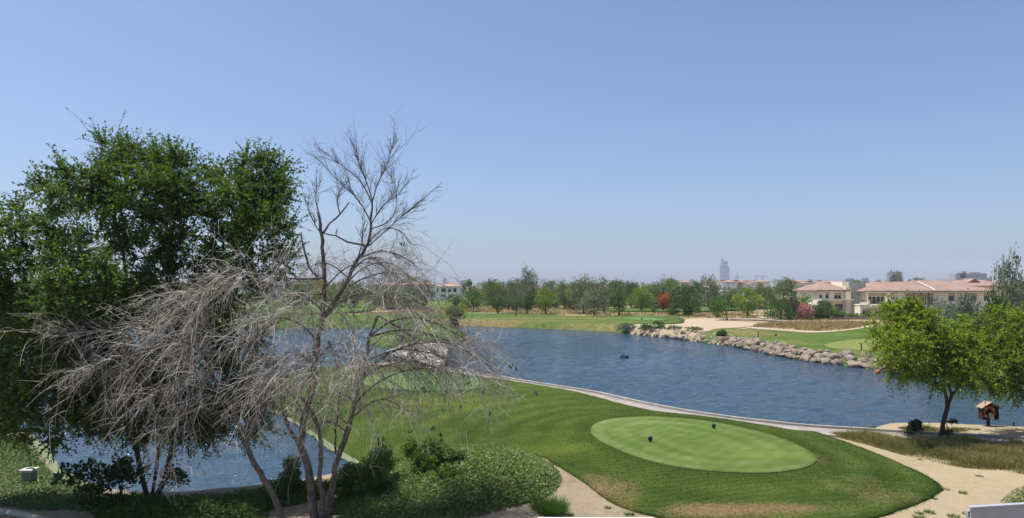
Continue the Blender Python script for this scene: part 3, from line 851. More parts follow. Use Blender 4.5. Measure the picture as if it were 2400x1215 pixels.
# far white villas
def pic_windows(lst, wpx, k):  # (x0,x1,ytop,ybot,panes) offsets in px -> fractions and metres
    return [(a / wpx, b_ / wpx, CAMZ - (d - HY) * k, CAMZ - (c_ - HY) * k, p_) for a, b_, c_, d, p_ in lst]
def far_villa(x0, x1, yeave, yridge, D, yaw, label, wins, wallm=m_white, roofm=m_roofpale, dm=10, group=None, over=.6):
    k = D / FPX
    hm = CAMZ - (yeave - HY) * k - .2; rh = (yeave - yridge) * k
    return villa_simple('villa', (x0 + x1) / 2, 0, D, (x1 - x0) * k, dm, hm, yaw, label, wallm, roofm, pic_windows(wins, x1 - x0, k), rh, over, group)
far_villa(1021, 1080, 671.5, 662.5, 290, 0, 'white villa with pink roof and dark windows left of the lake trees',
          [(13,24,676,685.5,2),(29,37,676,685.5,1),(41,49,676,685.5,1),(2,6,676,685,1),(13,24,690.5,698,2),(30,40,690.5,698,2)], dm=12)
far_villa(1694, 1730, 661, 656.5, 330, R(3), 'white villa with small square windows directly below the tall tower', [(11,13.5,664,667,1),(22,24.5,664,667,1),(3,6,672,676,1),(11,15,672,678,2)])
far_villa(1729, 1752, 660.5, 656, 336, R(-4), 'white villa wing with a balcony right of the tower villa', [(4,6,672,675,1),(10,16,672,679,2)])
far_villa(1748, 1766, 666, 663, 325, 0, 'low white villa block with pink roof behind the yellow-green tree', [(5,8,670,673,1)])
far_villa(1766, 1806, 660.5, 656.5, 345, R(4), 'white villa beneath the far cranes beside the flat acacia', [(22,24.5,663.5,666.5,1),(33,35.5,663.5,666.5,1)])
far_villa(1874, 1904, 664, 660.5, 300, R(2), 'white villa left of the cream villa with dark square windows', [(5.5,8,667,670,1),(4,9,673.5,680,1)])
far_villa(1903, 1934, 663, 659.5, 305, R(-3), 'white villa tucked behind the roof of the smaller cream villa', [(6,8.5,666,669,1),(20,22.5,666,669,1),(6,10,673,676,1)])
far_villa(1853, 1890, 660, 656.5, 380, 0, 'tan-walled villa behind the white villas beside the flat acacia', [(8,10,664,667,1)], m_tan)
far_villa(1662, 1694, 662, 658, 350, 0, 'white villa half hidden behind the grey willow-like tree', [(8,11,667,670,1),(22,25,667,670,1)])
far_villa(1590, 1625, 661.5, 657.5, 400, 0, 'pale villa roof showing above the treetops left of the willow-like tree', [(8,11,666,669,1)])
far_villa(1930, 1990, 662, 658, 240, 0, 'pink roofed villa just above the smaller cream villa', [(8,11,666,669,1)])
far_villa(872, 940, 668, 660, 260, R(4), 'pink roofed villa showing through the right half of the bare tree', [(8,16,674,682,2),(30,38,674,682,2),(48,56,674,682,2)])
far_villa(938, 1008, 667, 659.5, 270, R(-5), 'pink roofed villa beside the bare tree, next to the white villa', [(8,16,674,682,2),(30,38,674,682,2),(50,58,674,682,2)])
far_villa(690, 760, 668, 661, 300, 0, 'pink roofed villa behind the main stems of the bare tree', [(8,16,674,682,2),(40,48,674,682,2)])
far_villa(560, 640, 668, 661, 290, 0, 'villa roof almost hidden behind the leafy tree and twigs', [(8,16,674,682,2),(40,48,674,682,2)])

# ------------------------------------------------------------------ skyline
m_tower = surf('blue_glass_tower', (.13, .17, .22), .35, .1, .03, 0, spec=.5)
m_tower2 = surf('pale_concrete_tower', (.33, .33, .33), .8, .1, .03, 0)
m_towerglass = surf('tower_window_band', (.09, .12, .17), .2, .1, .03, 0, spec=.6)
def tower(name, label, D, blocks, mat, bands=0, mast=None, floor=7.0):
    k = D / FPX
    x0 = min(b_[0] for b_ in blocks); x1 = max(b_[1] for b_ in blocks); xm = (x0 + x1) / 2
    rt = empty(name, ((xm - CX) * k, D, -1))
    for i, (a, b_, ytop, dy) in enumerate(blocks):
        h = CAMZ - (ytop - HY) * k + 1
        w = (b_ - a) * k
        MB().box((a - xm) * k, (b_ - xm) * k, dy * k, dy * k + max(w, 12), 0, h).build('block', mat, rt)
        if bands:
            n = max(2, int(h / (floor * 2)))
            for j in range(n):
                z = h * (j + .35) / n
                MB().box((a - xm) * k + w * .08, (b_ - xm) * k - w * .08, dy * k - .4, dy * k - .01, z, z + h / n * .5).build('window_band', m_towerglass, rt)
    if mast:
        mx, y0, y1, w = mast
        MB().bar(((mx - xm) * k, 5, CAMZ - (y1 - HY) * k), ((mx - xm) * k, 5, CAMZ - (y0 - HY) * k + 1), w * k).build('mast', m_tower2, rt)
    tag(rt, label, 'tower')
    return rt
tower('skyscraper', 'tall stepped blue glass skyscraper rising above the skyline', 3400, [(1689.5,1694,621,4),(1693,1706,613,0),(1692.5,1697,608,2),(1698,1708.5,625,-3)], m_tower, 1, floor=9)
tower('skyscraper', 'faint slender pointed tower right of the tall skyscraper', 5000, [(1726,1731,642,0),(1727.3,1729.8,637,0)], m_tower, 0)
tower('office_tower', 'small tower under two cranes above the treetops', 3000, [(1547,1559,653,0)], m_tower, 1)
tower('office_tower', 'faint thin tower with a mast left of the grey trees', 4800, [(1368,1371.5,646,0)], m_tower, 0, (1370, 646, 637, .5))
tower('office_tower', 'faint square tower beside the tall olive tree', 4600, [(1266,1279,653,0)], m_tower, 0)
tower('office_block', 'distant grey block at the right of the white villa roof', 2600, [(1077,1095,658,0),(1082,1090,657,0)], m_tower2, 0)
tower('office_tower', 'distant small tower above the white villa beside the twigs', 3200, [(1037,1046,653,0)], m_tower, 1)
tower('office_block', 'faint low blocks behind the treetops right of the grey trees', 4200, [(1415,1430,657,0),(1420,1426,656,0)], m_tower2, 0)
tower('office_block', 'faint block on the skyline left of the crane tower', 4600, [(1451,1459,657,0)], m_tower2, 0)
tower('office_block', 'dark low block above the far villa roofs left of the skyscraper', 1800, [(1617,1627,655,0),(1612,1632,658,0)], m_tower2, 0)
tower('office_tower', 'glass office tower behind the dark tree above the long villa', 2200, [(2091.5,2116,637,0)], m_tower, 1)
tower('office_block', 'pale low office block above the grey flat-roofed block', 2500, [(1980,2003,654,0),(1984,1998,652,0)], m_tower2, 1)
tower('office_block', 'small sloped block right of the pale low office block', 2500, [(2022,2036,654,0),(2026,2035,651,0)], m_tower, 0)
tower('office_tower', 'slim towers rising just left of the tall grey tree', 2600, [(2346,2355,638,0),(2348,2353,632,0),(2356,2360,631,6)], m_tower, 1)
tower('office_tower', 'twin glass tower tops behind the tan-walled villa', 1900, [(1896,1906,655.5,0),(1918,1928,656.5,3)], m_tower, 0)
hb = tower('hotel_block', 'long pale hotel block on the skyline above the villa roof', 900, [(2240,2322,652,0),(2258,2315,641,3),(2258,2266,636,3),(2241,2252,643,2),(2276,2300,638.5,4)], m_tower2, 0)
mb = MB(); k = 900 / FPX; xm = 2281
for row, y in enumerate((644.5, 648.5)):
    for px in np.arange(2268, 2312, 4.2):
        MB().box((px - xm) * k, (px + 2 - xm) * k, 3*k - .3, 3*k - .01, CAMZ - (y + 2 - HY) * k + 1, CAMZ - (y - HY) * k + 1).build('window', m_towerglass, hb)
m_crane = surf('crane_steel', (.22, .23, .24), .6, .1, 1, 0)
def crane(px, ybase, ytop, jl, jr, D, label, tilt=0):
    k = D / FPX
    rt = empty('tower_crane', ((px - CX) * k, D, 0))
    zt = CAMZ - (ytop - HY) * k
    MB().bar((0, 0, 0), (0, 0, zt), 1.1 * k).build('mast', m_crane, rt)
    MB().bar((-jl * k, 0, zt), (jr * k, 0, zt + tilt * k), .6 * k).bar((0, 0, zt + 2.2 * k), (jr * .7 * k, 0, zt + .2 * k), .25 * k).bar((0, 0, zt + 2.2 * k), (-jl * .9 * k, 0, zt), .25 * k).bar((0, 0, zt), (0, 0, zt + 2.2 * k), .6 * k).build('jib', m_crane, rt)
    MB().box(-jl * k, -(jl - 1.5) * k, -.5 * k, .5 * k, zt - 1.4 * k, zt - .2 * k).build('counterweight', m_crane, rt)
    tag(rt, label, 'crane')
crane(1554, 660, 644, 9, 3, 3000, 'tower crane left of the pair above the small tower')
crane(1558, 660, 645.5, 2, 5, 3000, 'tower crane right of the pair above the small tower')
crane(1774, 662, 648.5, 7, 24, 2300, 'long-jibbed tower crane above the white villas', 1)
crane(1725, 660, 651, 3, 14, 3000, 'low tower crane between the skyscraper and its slim neighbour')
crane(1787, 662, 650, 2, 6, 2600, 'short tower crane right of the long-jibbed one', 4)

# haze: the air between the camera and the skyline
hz_m = bpy.data.materials.new('pale_haze'); hz_m.use_nodes = True
t = hz_m.node_tree; t.nodes.clear()
out = N(t, 'ShaderNodeOutputMaterial'); pv = N(t, 'ShaderNodeVolumePrincipled')
pv.inputs['Density'].default_value = .00019
pv.inputs['Color'].default_value = (.80, .88, 1.0, 1)
t.links.new(pv.outputs[0], out.inputs['Volume'])
hz = MB().box(-6300, 6300, -400, 6300, -3.2, 175).build('haze', hz_m)
tag(hz, 'pale blue haze over the distant skyline', 'haze', kind='stuff')

# ------------------------------------------------------------------ vegetation materials
m_bark = surf('grey_brown_bark', (.125, .108, .092), .95, .45, 5, .8, .03, .1, fine=24)
m_barkdark = surf('dark_bark', (.06, .046, .035), .95, .35, 5, .8, .03, .1, fine=24)
m_twig, t, b = nt('pale_bare_twig')
t.links.new(ramp(t, attr(t, 'tint'), [(.0, (.12, .10, .085)), (.42, (.36, .33, .29)), (1.0, (.72, .69, .63))]), b.inputs['Base Color'])
b.inputs['Roughness'].default_value = .9; b.inputs['Specular IOR Level'].default_value = .1
m_twigdark = surf('backlit_upright_twig', (.10, .085, .074), .9, .3, 1.2, 0, spec=.1)  # upper twigs' backlit look against the sky is put into this dark colour
L_near = leafmat('broadleaf_green', (.040, .078, .014), (.094, .158, .026), (.205, .285, .052), .40, .05)
L_feather = leafmat('yellow_green_feathery_leaf', (.12, .165, .016), (.265, .345, .032), (.47, .53, .05), .42, .03)
L_cover = leafmat('ground_cover_leaf', (.075, .115, .030), (.155, .215, .058), (.33, .38, .15), .28, .05)
L_bush = leafmat('shrub_leaf', (.048, .088, .018), (.105, .170, .032), (.22, .29, .06), .3, .05)
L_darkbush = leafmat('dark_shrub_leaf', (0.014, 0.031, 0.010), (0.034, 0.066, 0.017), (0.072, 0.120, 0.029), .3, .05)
L_grass = leafmat('long_grass_blade', (0.074, 0.124, 0.034), (0.256, 0.209, 0.096), (0.480, 0.349, 0.178), .3, .02)
L_greengrass = leafmat('green_grass_blade', (0.046, 0.101, 0.022), (0.096, 0.178, 0.037), (0.202, 0.287, 0.078), .3, .02)
L_dry = leafmat('dry_tussock_blade', (.17, .13, .065), (.40, .30, .16), (.58, .46, .27), .25, .02)
K = {
 'grey': leafmat('grey_green_leaf', (0.078, 0.088, 0.055), (0.149, 0.163, 0.104), (0.270, 0.275, 0.182), .17, .03),
 'olive': leafmat('olive_leaf', (0.074, 0.096, 0.029), (0.150, 0.180, 0.053), (0.252, 0.282, 0.090), .17, .03),
 'green': leafmat('fresh_green_leaf', (0.046, 0.102, 0.018), (0.096, 0.192, 0.031), (0.180, 0.300, 0.054), .17, .03),
 'dark': leafmat('dark_green_leaf', (0.033, 0.070, 0.018), (0.070, 0.131, 0.027), (0.144, 0.225, 0.050), .17, .03),
 'yellow': leafmat('yellow_green_leaf', (0.109, 0.155, 0.018), (0.230, 0.305, 0.034), (0.391, 0.460, 0.063), .17, .03),
 'far': leafmat('distant_tree_leaf', (0.055, 0.084, 0.034), (0.102, 0.145, 0.052), (0.176, 0.223, 0.078), .17, .02),
 'blue': leafmat('blue_grey_leaf', (0.085, 0.105, 0.085), (0.163, 0.194, 0.155), (0.279, 0.310, 0.256), .17, .04),
 'red': leafmat('flame_red_blossom', (0.110, 0.055, 0.015), (0.462, 0.105, 0.033), (0.682, 0.209, 0.077), .17, .02),
 'gold': leafmat('yellow_blossom', (0.176, 0.176, 0.022), (0.495, 0.396, 0.022), (0.682, 0.550, 0.044), .17, .02),
 'pink': leafmat('pink_oleander_blossom', (0.110, 0.077, 0.044), (0.462, 0.143, 0.154), (0.682, 0.352, 0.352), .17, .02),
 'whiteflower': leafmat('white_frangipani_blossom', (0.033, 0.066, 0.020), (0.061, 0.110, 0.029), (0.792, 0.792, 0.682), .17, .03),
 'purple': leafmat('purple_brown_leaf', (0.054, 0.034, 0.028), (0.124, 0.070, 0.056), (0.217, 0.132, 0.109), .17, .03),
}

# ------------------------------------------------------------------ middle-distance trees: unit crowns (radius 1, height 1) shared between alike trees
def unit_crown(name, mat, seed, nb=34, nl=3600, size=.062, flat=.0, weep=0.0, holes=.25):
    g = np.random.default_rng(seed)
    v = unit(g.normal(size=(nb, 3)))
    rad = g.uniform(.35, .92, nb) ** .7
    c = v * rad[:, None] * np.array([.78, .78, .40]) + np.array([0, 0, .5])
    c[:, 2] = np.clip(c[:, 2], .13, .88)
    lim = np.sqrt(np.clip(1 - ((c[:, 2] - .45) / .62) ** 2, .1, 1))
    c[:, :2] *= lim[:, None]
    r = g.uniform(.13, .30, nb)
    bl = g.choice(nb, nl, p=r**2 / (r**2).sum())
    d = unit(g.normal(size=(nl, 3)))
    d[:, 2] = np.abs(d[:, 2]) * np.where(g.random(nl) < .72, 1, -1)
    P = c[bl] + d * r[bl][:, None] * np.array([1, 1, .62]) * (g.uniform(.35, 1.08, (nl, 1)))
    st = g.random(nl) < .06
    P[st] += d[st] * .10
    P[:, :2] *= .95 / np.percentile(np.hypot(P[:, 0], P[:, 1]), 96)
    z0, z1 = np.percentile(P[:, 2], 1.5), np.percentile(P[:, 2], 99)
    P[:, 2] = (P[:, 2] - z0) / (z1 - z0)
    if weep: P[:, 2] -= weep * (np.hypot(P[:, 0], P[:, 1])) ** 2 * g.random(nl)
    dirv = d + g.normal(size=(nl, 3)) * .6 + np.array([0, 0, -.2 - weep * 3])
    L = g.uniform(.7, 1.4, nl) * size
    V, F = leaf_quads(P, dirv, L, L * g.uniform(.30, .48, nl), .3, 1.5)
    tint = np.clip(g.normal(.44, .2, nl) + (g.random(nb) * .44 - .22)[bl], 0, 1)
    me = make_mesh(name, V, F, False, {'tint': np.repeat(tint, 4)})
    me.materials.append(mat)
    return me

def blossom_crown(name, mat, seed, share, **kw):
    me = unit_crown(name, mat, seed, **kw)
    g = np.random.default_rng(seed + 1)
    n = len(me.polygons)
    co = np.zeros(n * 12, np.float32); me.vertices.foreach_get('co', co); z = co.reshape(n, 4, 3)[:, 0, 2]
    tint = g.uniform(.05, .5, n); m = g.random(n) < share * np.clip(z * 1.9, .2, 1.3); tint[m] = g.uniform(.8, 1.0, m.sum())
    me.attributes['tint'].data.foreach_set('value', np.repeat(tint, 4).astype(np.float32))
    return me

PROTO = {}
for kind in ('grey', 'olive', 'green', 'dark', 'yellow', 'far', 'blue'):
    PROTO[kind] = [unit_crown('crown', K[kind], 100 + 7 * i + len(kind) * 31 + ord(kind[0]), nb=30 + 6 * i, nl=3400 if kind != 'far' else 2200,
                              size={'grey': .058, 'blue': .07, 'far': .075}.get(kind, .072), weep={'grey': .12, 'blue': .1}.get(kind, 0)) for i in range(3 if kind != 'far' else 5)]
PROTO['red'] = [unit_crown('crown', K['red'], 501, nl=2600, size=.085)]
PROTO['gold'] = [unit_crown('crown', K['gold'], 502, nl=2600, size=.08)]
PROTO['purple'] = [unit_crown('crown', K['purple'], 503, nl=2600, size=.08)]
PROTO['pink'] = [blossom_crown('crown', K['pink'], 504, .38, nl=3000, size=.075)]
PROTO['whiteflower'] = [blossom_crown('crown', K['whiteflower'], 505, .16, nl=3600, size=.075), blossom_crown('crown', K['whiteflower'], 506, .05, nl=3600, size=.075)]

def unit_trunk(seed, lean=0.0, stems=1):
    g = np.random.default_rng(seed)
    mb = MB()
    for s_ in range(stems):
        dx = g.uniform(-.14, .14) if stems > 1 else 0
        top = np.array([lean + dx, g.uniform(-.08, .08), .46])
        a = np.array([dx * .3, 0, -.05]); mid = (a + top) / 2 + np.array([g.uniform(-.03, .03), g.uniform(-.03, .03), 0])
        mb.tube([a, mid, top], [.034 / stems ** .4, .027 / stems ** .4, .02 / stems ** .4], 7)
        for k in range(5):
            an = g.uniform(0, 6.28) ; ln = g.uniform(.22, .36)
            st = a + (top - a) * g.uniform(.72, .98)
            e = st + np.array([math.cos(an) * ln * .8, math.sin(an) * ln * .8, ln * g.uniform(.5, 1.0)])
            m_ = (st + e) / 2 + np.array([0, 0, .03])
            mb.tube([st, m_, e], [.016, .011, .005], 5, False)
    me = make_mesh('trunk', np.vstack(mb.v), mb.f, True); me.materials.append(m_barkdark)
    return me
TRUNKS = [unit_trunk(i, [0, .06, -.07, .1, -.1, 0][i], [1, 1, 1, 1, 1, 3][i]) for i in range(6)]

_tc = [0]
def ordinal(n):
    return '%d%s' % (n, 'th' if 10 <= n % 100 <= 20 else {1: 'st', 2: 'nd', 3: 'rd'}.get(n % 10, 'th'))
MARKS = [(0, 'left of the picture behind the leafy trees'), (330, 'behind the tall leafy tree'), (640, 'behind the leaning bare tree'), (860, 'behind the bare tree with several stems'), (1020, 'behind the bare twigs left of the white villa'),
         (1090, 'behind the white villa with the pink roof'), (1235, 'left of the tallest far-bank tree'), (1360, 'between the tallest tree and the big grey pair'), (1500, 'right of the big grey pair'),
         (1600, 'behind the flame-red tree'), (1700, 'left of the skyscraper'), (1830, 'below the white villas'), (1950, 'left of the smaller cream villa'), (2150, 'behind the two cream villas'), (9999, 'behind the right end of the long villa')]
_seen = {}
def mid_tree(px, ybase, ytop, wpx, kind, label, cat='tree', name='tree', group=None, cb=.24, dx=0, trunk=None, D=None, depth=1.0, sunk=0.0):
    """a tree standing where the picture shows its foot; cb = where the crown starts (fraction of height)"""
    _tc[0] += 1; i = _tc[0]
    if D is None:
        g3 = ung(px, ybase)
    else:
        x = (px - CX) / FPX * D; g3 = np.array([x, D, H1(x, D)])
    D = g3[1]; k = D / FPX
    h = (CAMZ - (ytop - HY) * k) - g3[2]
    w = wpx * k
    rt = empty(name, (g3[0], g3[1], g3[2] - sunk), 0)
    tr = link('trunk', TRUNKS[(i * 5) % 5 if trunk is None else trunk], None, rt)
    tr.scale = (h, h, h); tr.rotation_euler = (0, 0, 0 if trunk in (3, 4) else i * 1.7)
    cr = link('crown', PROTO[kind][i % len(PROTO[kind])], None, rt)
    cr.location = (dx * k, 0, h * cb - .02 * h); cr.scale = (w / 2 * 1.06, w / 2 * 1.06 * depth, h * (1 - cb) * 1.04)
    cr.rotation_euler = (0, 0, i * 2.4)
    tag(rt, label, cat, group)
    return rt

MT = [
 # px, base, top, width, kind, label, kwargs
 (1109,731,681,62,'green','green tree with a bare dark trunk right of the white villa',{}),
 (1066,722,691,46,'green','low green tree in front of the white villa with the pink roof',{}),
 (1098,716,659,34,'dark','rounded dark tree touching the right end of the pink roof',{}),
 (994,726,663,48,'olive','olive tree left of the white villa, half behind the twigs',{}),
 (1155,724,660,50,'olive','tall olive tree between the white villa and the lake trees',{}),
 (1192,726,659,46,'grey','grey-green tree left of the tallest tree on the far bank',{}),
 (1240,727,632,56,'grey','tallest grey-olive tree above the far bank',{'cb': .15}),
 (1168,735,693,58,'dark','dark broad tree with several stems on the far bank',{'trunk': 5}),
 (1209,735,697,36,'olive','small olive tree between two dark trees on the far bank',{}),
 (1235,736.5,688,54,'dark','dark tree with forked trunk below the tallest tree',{'trunk': 1}),
 (1279,737,678,50,'yellow','bright yellow-green tree right of the tallest tree',{}),
 (1322,726,668,36,'olive','light olive tree behind the bright yellow-green tree',{}),
 (1344,728,668,34,'yellow','pale yellow-green tree just left of the big grey pair',{}),
 (1369,736,651,84,'grey','big rounded grey-green tree, rear one of the pair',{'cb': .2}),
 (1416,733,654,52,'grey','grey-green tree at the right shoulder of the big grey pair',{'cb': .2}),
 (1392,742,679,72,'grey','rounded grey-green tree, front one of the pair',{'cb': .2}),
 (1451,740,681,52,'green','fresh green tree with a slim forked trunk right of the grey pair',{}),
 (1505,730,668,46,'yellow','yellowish open tree left of the flame-red tree',{'trunk': 4}),
 (1555,730,689,38,'red','flame-red blossoming tree in the middle of the far trees',{}),
 (1540,722,676,46,'dark','dark tree behind the flame-red tree',{}),
 (1606,740,675,78,'dark','large round dark green tree right of the flame-red tree',{'cb': .18, 'trunk': 1}),
 (1660,722,650,60,'grey','tall grey willow-like tree left of the skyscraper',{'cb': .1}),
 (1684,738,696,40,'green','small green tree left of the yellow-green tree',{}),
 (1706,752,702,48,'green','small leaning tree with its crown left of the thin trunk',{'dx': -22, 'trunk': 4, 'cb': .35}),
 (1716,730,690,40,'dark','dark tree behind the yellow-green tree, below the villas',{}),
 (1752,742,679,66,'yellow','wide yellow-green tree below the white villas',{'cb': .2}),
 (1830,750,701,62,'dark','dark green tree slanting down to the right beside a small bunker',{'cb': .05, 'dx': -8}),
 (1790,716,668,46,'olive','olive tree behind the dark slanting tree',{}),
 (1838,712,654,60,'olive','flat-topped acacia in front of the far villas',{'cb': .35}),
 (1872,720,678,44,'dark','dark tree left of the smaller cream villa',{}),
 (2098,700,640,44,'grey','dark grey tree rising behind the long villa roof',{'D': 176}),
 (1480,724,664,40,'dark','dark tree behind the fresh green slim tree',{}),
 (1440,722,662,44,'olive','olive tree just right of and behind the grey pair',{}),
 (1575,720,655,40,'yellow','yellow-topped tree on the skyline below the cranes',{}),
 (1632,716,664,40,'dark','dark tree behind the big round dark tree',{}),
 (1290,722,664,40,'grey','grey tree behind the bright yellow-green tree',{}),
 (2362,760,606,76,'grey','tall grey-green tree at the right picture edge behind the long villa',{'D': 96, 'cb': .12}),
 (2404,760,655,60,'grey','lower grey-green tree cut by the right picture edge',{'D': 92, 'cb': .1}),
 (752,722,655,40,'gold','yellow-blossoming tree behind the central bare stems',{}),
 (690,726,664,60,'green','green tree behind the bare stems left of the yellow-blossoming tree',{}),
 (832,724,668,60,'dark','dark tree behind the bare tree, right of the yellow-blossoming tree',{}),
 (905,726,672,64,'olive','olive tree below the pink roofs behind the bare tree',{}),
 (965,724,670,54,'green','green tree below the pink roofs nearest the white villa',{}),
]
for px, yb, yt, w, kd, lb, kw in MT:
    mid_tree(px, yb, yt, w, kd, lb, **kw)
SH = [
 (1855,742,700,34,'purple','purple-brown shrub left of the pink oleander'),
 (1880,737,697,62,'green','green shrub above the pink oleander'),
 (1886,742,713,42,'pink','pink-blossoming oleander below the smaller cream villa'),
 (1930,740,708,50,'whiteflower','green shrub with scattered white blossom beside the oleander'),
 (1978,738,698,48,'whiteflower','tall shrub covered in white blossom against the cream villa'),
 (1922,750,716,54,'dark','dark lower shrub in front of the white-blossoming shrubs'),
 (1950,752,722,48,'green','green shrub at the left end of the garden wall'),
 (2260,752,700,84,'blue','blue-grey shrubby tree below the long villa, right part'),
 (2205,750,708,70,'blue','blue-grey shrubby tree below the long villa, left part'),
 (2330,752,694,60,'dark','dark shrubby tree between blue-grey shrub and tall grey tree'),
 (1612,741,727,24,'dark','low dark shrub at the foot of the big round dark tree'),
 (1577,739,724,28,'dark','rounded dark shrub left of the big round tree'),
 (1534,733,722,16,'green','small round shrub left of the flame-red tree'),
 (1636,735,722,18,'dark','small dark shrub right of the big round tree'),
 (1683,746,736,14,'dark','tiny dark shrub beside the leaning tree'),
]
for px, yb, yt, w, kd, lb in SH:
    mid_tree(px, yb, yt, w, kd, lb, 'shrub', 'shrub', cb=.02, trunk=5, D={2260: 80, 2205: 84, 2330: 78, 1855: 143, 1880: 146, 1886: 142, 1930: 145.5, 1976: 145, 1922: 143, 1950: 142}.get(px))

# far treeline, tree by tree
def far_label(px, row):
    w = next(s_ for lim, s_ in MARKS if px < lim)
    _seen[(row, w)] = _seen.get((row, w), 0) + 1
    return ('%s undergrowth bush from left, %s%s' if row == 3 else '%s tree from left, %s hazy row, %s') % (ordinal(_seen[(row, w)]), ('front', 'middle', 'hindmost', '')[row], w)
g = np.random.default_rng(31)
for row, (Dr, n, y0, y1) in enumerate([(225, 36, 669, 686), (300, 42, 661, 676), (420, 46, 658, 668)]):
    xs = np.linspace(-140, 2420, n) + g.uniform(-22, 22, n)
    for px in xs:
        if 2010 < px and row == 0: continue
        if row == 0 and (985 < px < 1105 or 1660 < px < 1960): continue
        Dd = Dr * g.uniform(.92, 1.1)
        yt = g.uniform(y0, y1) - (5 if g.random() < .12 else 0)
        if 1670 < px < 1945: yt = max(yt, 674)
        if 1000 < px < 1100: continue
        mid_tree(px, 0, yt, g.uniform(62, 98) * 250 / Dd, 'far' if g.random() < .8 else ('olive' if g.random() < .6 else 'grey'),
                 far_label(px, row),
                 group='trees of the hazy far treeline', D=Dd, cb=.03)

# undergrowth between the trunks, bush by bush
for px in np.linspace(1110, 1850, 24) + g.uniform(-12, 12, 24):
    kd = ('dark', 'olive', 'green', 'grey', 'far')[g.integers(5)]
    mid_tree(px, 0, g.uniform(690, 706), g.uniform(36, 66), kd, far_label(px, 3), 'shrub', 'undergrowth_shrub', 'undergrowth below the far trees', cb=.0, trunk=5, D=g.uniform(196, 232))

# palms above the cream villas
def palm(px, ytop, D, label):
    x = (px - CX) / FPX * D; z0 = H1(x, D); zt = CAMZ - (ytop - HY) * D / FPX - .8
    rt = empty('palm_tree', (x, D, z0))
    h = zt - z0
    MB().tube([(0, 0, -.1), (.1, 0, h * .5), (0, 0, h)], [.22, .18, .16], 8).build('trunk', m_barkdark, rt)
    g = np.random.default_rng(int(px)); Vs, Fs, n0 = [], [], 0
    for k in range(26):
        a = g.uniform(0, 6.28); e = g.uniform(-.2, 1.2); ln = g.uniform(1.7, 2.4)
        tt = np.linspace(0, 1, 9); d = np.array([math.cos(a), math.sin(a), 0])
        P = d * (tt * ln * math.cos(e))[:, None] + np.array([0, 0, 1.0]) * ((tt * ln * math.sin(e)) - 1.3 * tt**2)[:, None] + np.array([0, 0, h])
        Q = np.repeat(P[1:], 2, 0); sd = np.tile([1, -1], 8)[:, None] * np.cross(d, [0, 0, 1.0])
        V, F = leaf_quads(Q, sd + d * .7 + np.array([0, 0, -.5]), .55 * (1 - np.repeat(tt[1:], 2) * .5), .05)
        Vs.append(V); Fs.append(F + n0); n0 += len(V)
    V = np.vstack(Vs)
    o = link('fronds', make_mesh('fronds', V, np.vstack(Fs), False, {'tint': np.repeat(g.uniform(.2, .7, len(V) // 4), 4)}), K['olive'], rt)
    tag(rt, label, 'palm tree')
palm(2008, 655, 190, 'leftmost small palm top above the grey flat-roofed block')
palm(2028, 657, 195, 'middle small palm top above the grey flat-roofed block')
palm(2055, 656, 188, 'right small palm top above the long villa roof')
palm(1779, 665, 260, 'small palm in front of the white villas')
palm(1161, 653, 330, 'lone palm head sticking up above the far treeline')

# ------------------------------------------------------------------ leaves on bushes, hedges and covers
def leaf_shell(c, r, n, size, seed, flat=1.0, inner=.55, up=.35):
    g = np.random.default_rng(seed)
    d = unit(g.normal(size=(n, 3))); d[:, 2] = np.abs(d[:, 2]) * np.where(g.random(n) < .75, 1, -.6)
    P = np.asarray(c) + d * np.asarray(r) * g.uniform(inner, 1.05, (n, 1))
    L = g.uniform(.6, 1.4, n) * size
    V, F = leaf_quads(P, d * .6 + g.normal(size=(n, 3)) * .7 + np.array([0, 0, up]), L, L * g.uniform(.28, .45, n), .3, 1.8)
    tint = np.clip(g.normal(.45, .2, n), 0, 1)
    return V, F, np.repeat(tint, 4)

def bush(name, lst, n, size, mat, label, cat='shrub', group=None, stems=True, seed=1):
    """lst: lobes as (px, py, D, rx, ry(depth), rz) in metres around a picture point"""
    cs = [at(px, py, D) for px, py, D, *_ in lst]
    base = np.mean(cs, 0); base[2] = H1(base[0], base[1])
    rt = empty(name, base)
    Vs, Fs, Ts, k = [], [], [], 0
    vol = np.array([l[3] * l[5] for l in lst]); vol = vol / vol.sum()
    g = np.random.default_rng(seed)
    for i, (c, l) in enumerate(zip(cs, lst)):
        # every lobe is broken into smaller sprays
        m = 7
        for j in range(m):
            o = unit(g.normal(size=3)) * np.array(l[3:6]) * .55
            V, F, T = leaf_shell(c - base + o, np.array(l[3:6]) * g.uniform(.4, .62), max(20, int(n * vol[i] / m)), size, seed * 100 + i * 10 + j)
            Vs.append(V); Fs.append(F + k); Ts.append(np.clip(T + g.uniform(-.12, .12), 0, 1)); k += len(V)
    V = np.vstack(Vs)
    gz = V[:, 2] > -.12
    link('foliage', make_mesh('foliage', V, np.vstack(Fs), False, {'tint': np.concatenate(Ts)}), mat, rt)
    if stems:
        mb = MB()
        for c in cs:
            for j in range(3):
                e = c - base + g.normal(size=3) * .25
                s0 = np.array([e[0] * .35 + g.normal() * .08, e[1] * .35 + g.normal() * .08, -.1])
                mb.tube([s0, (s0 + e) / 2 + g.normal(size=3) * .06, e], [.022, .016, .006], 5, False)
        mb.build('stems', m_barkdark, rt)
    tag(rt, label, cat, group)
    return rt

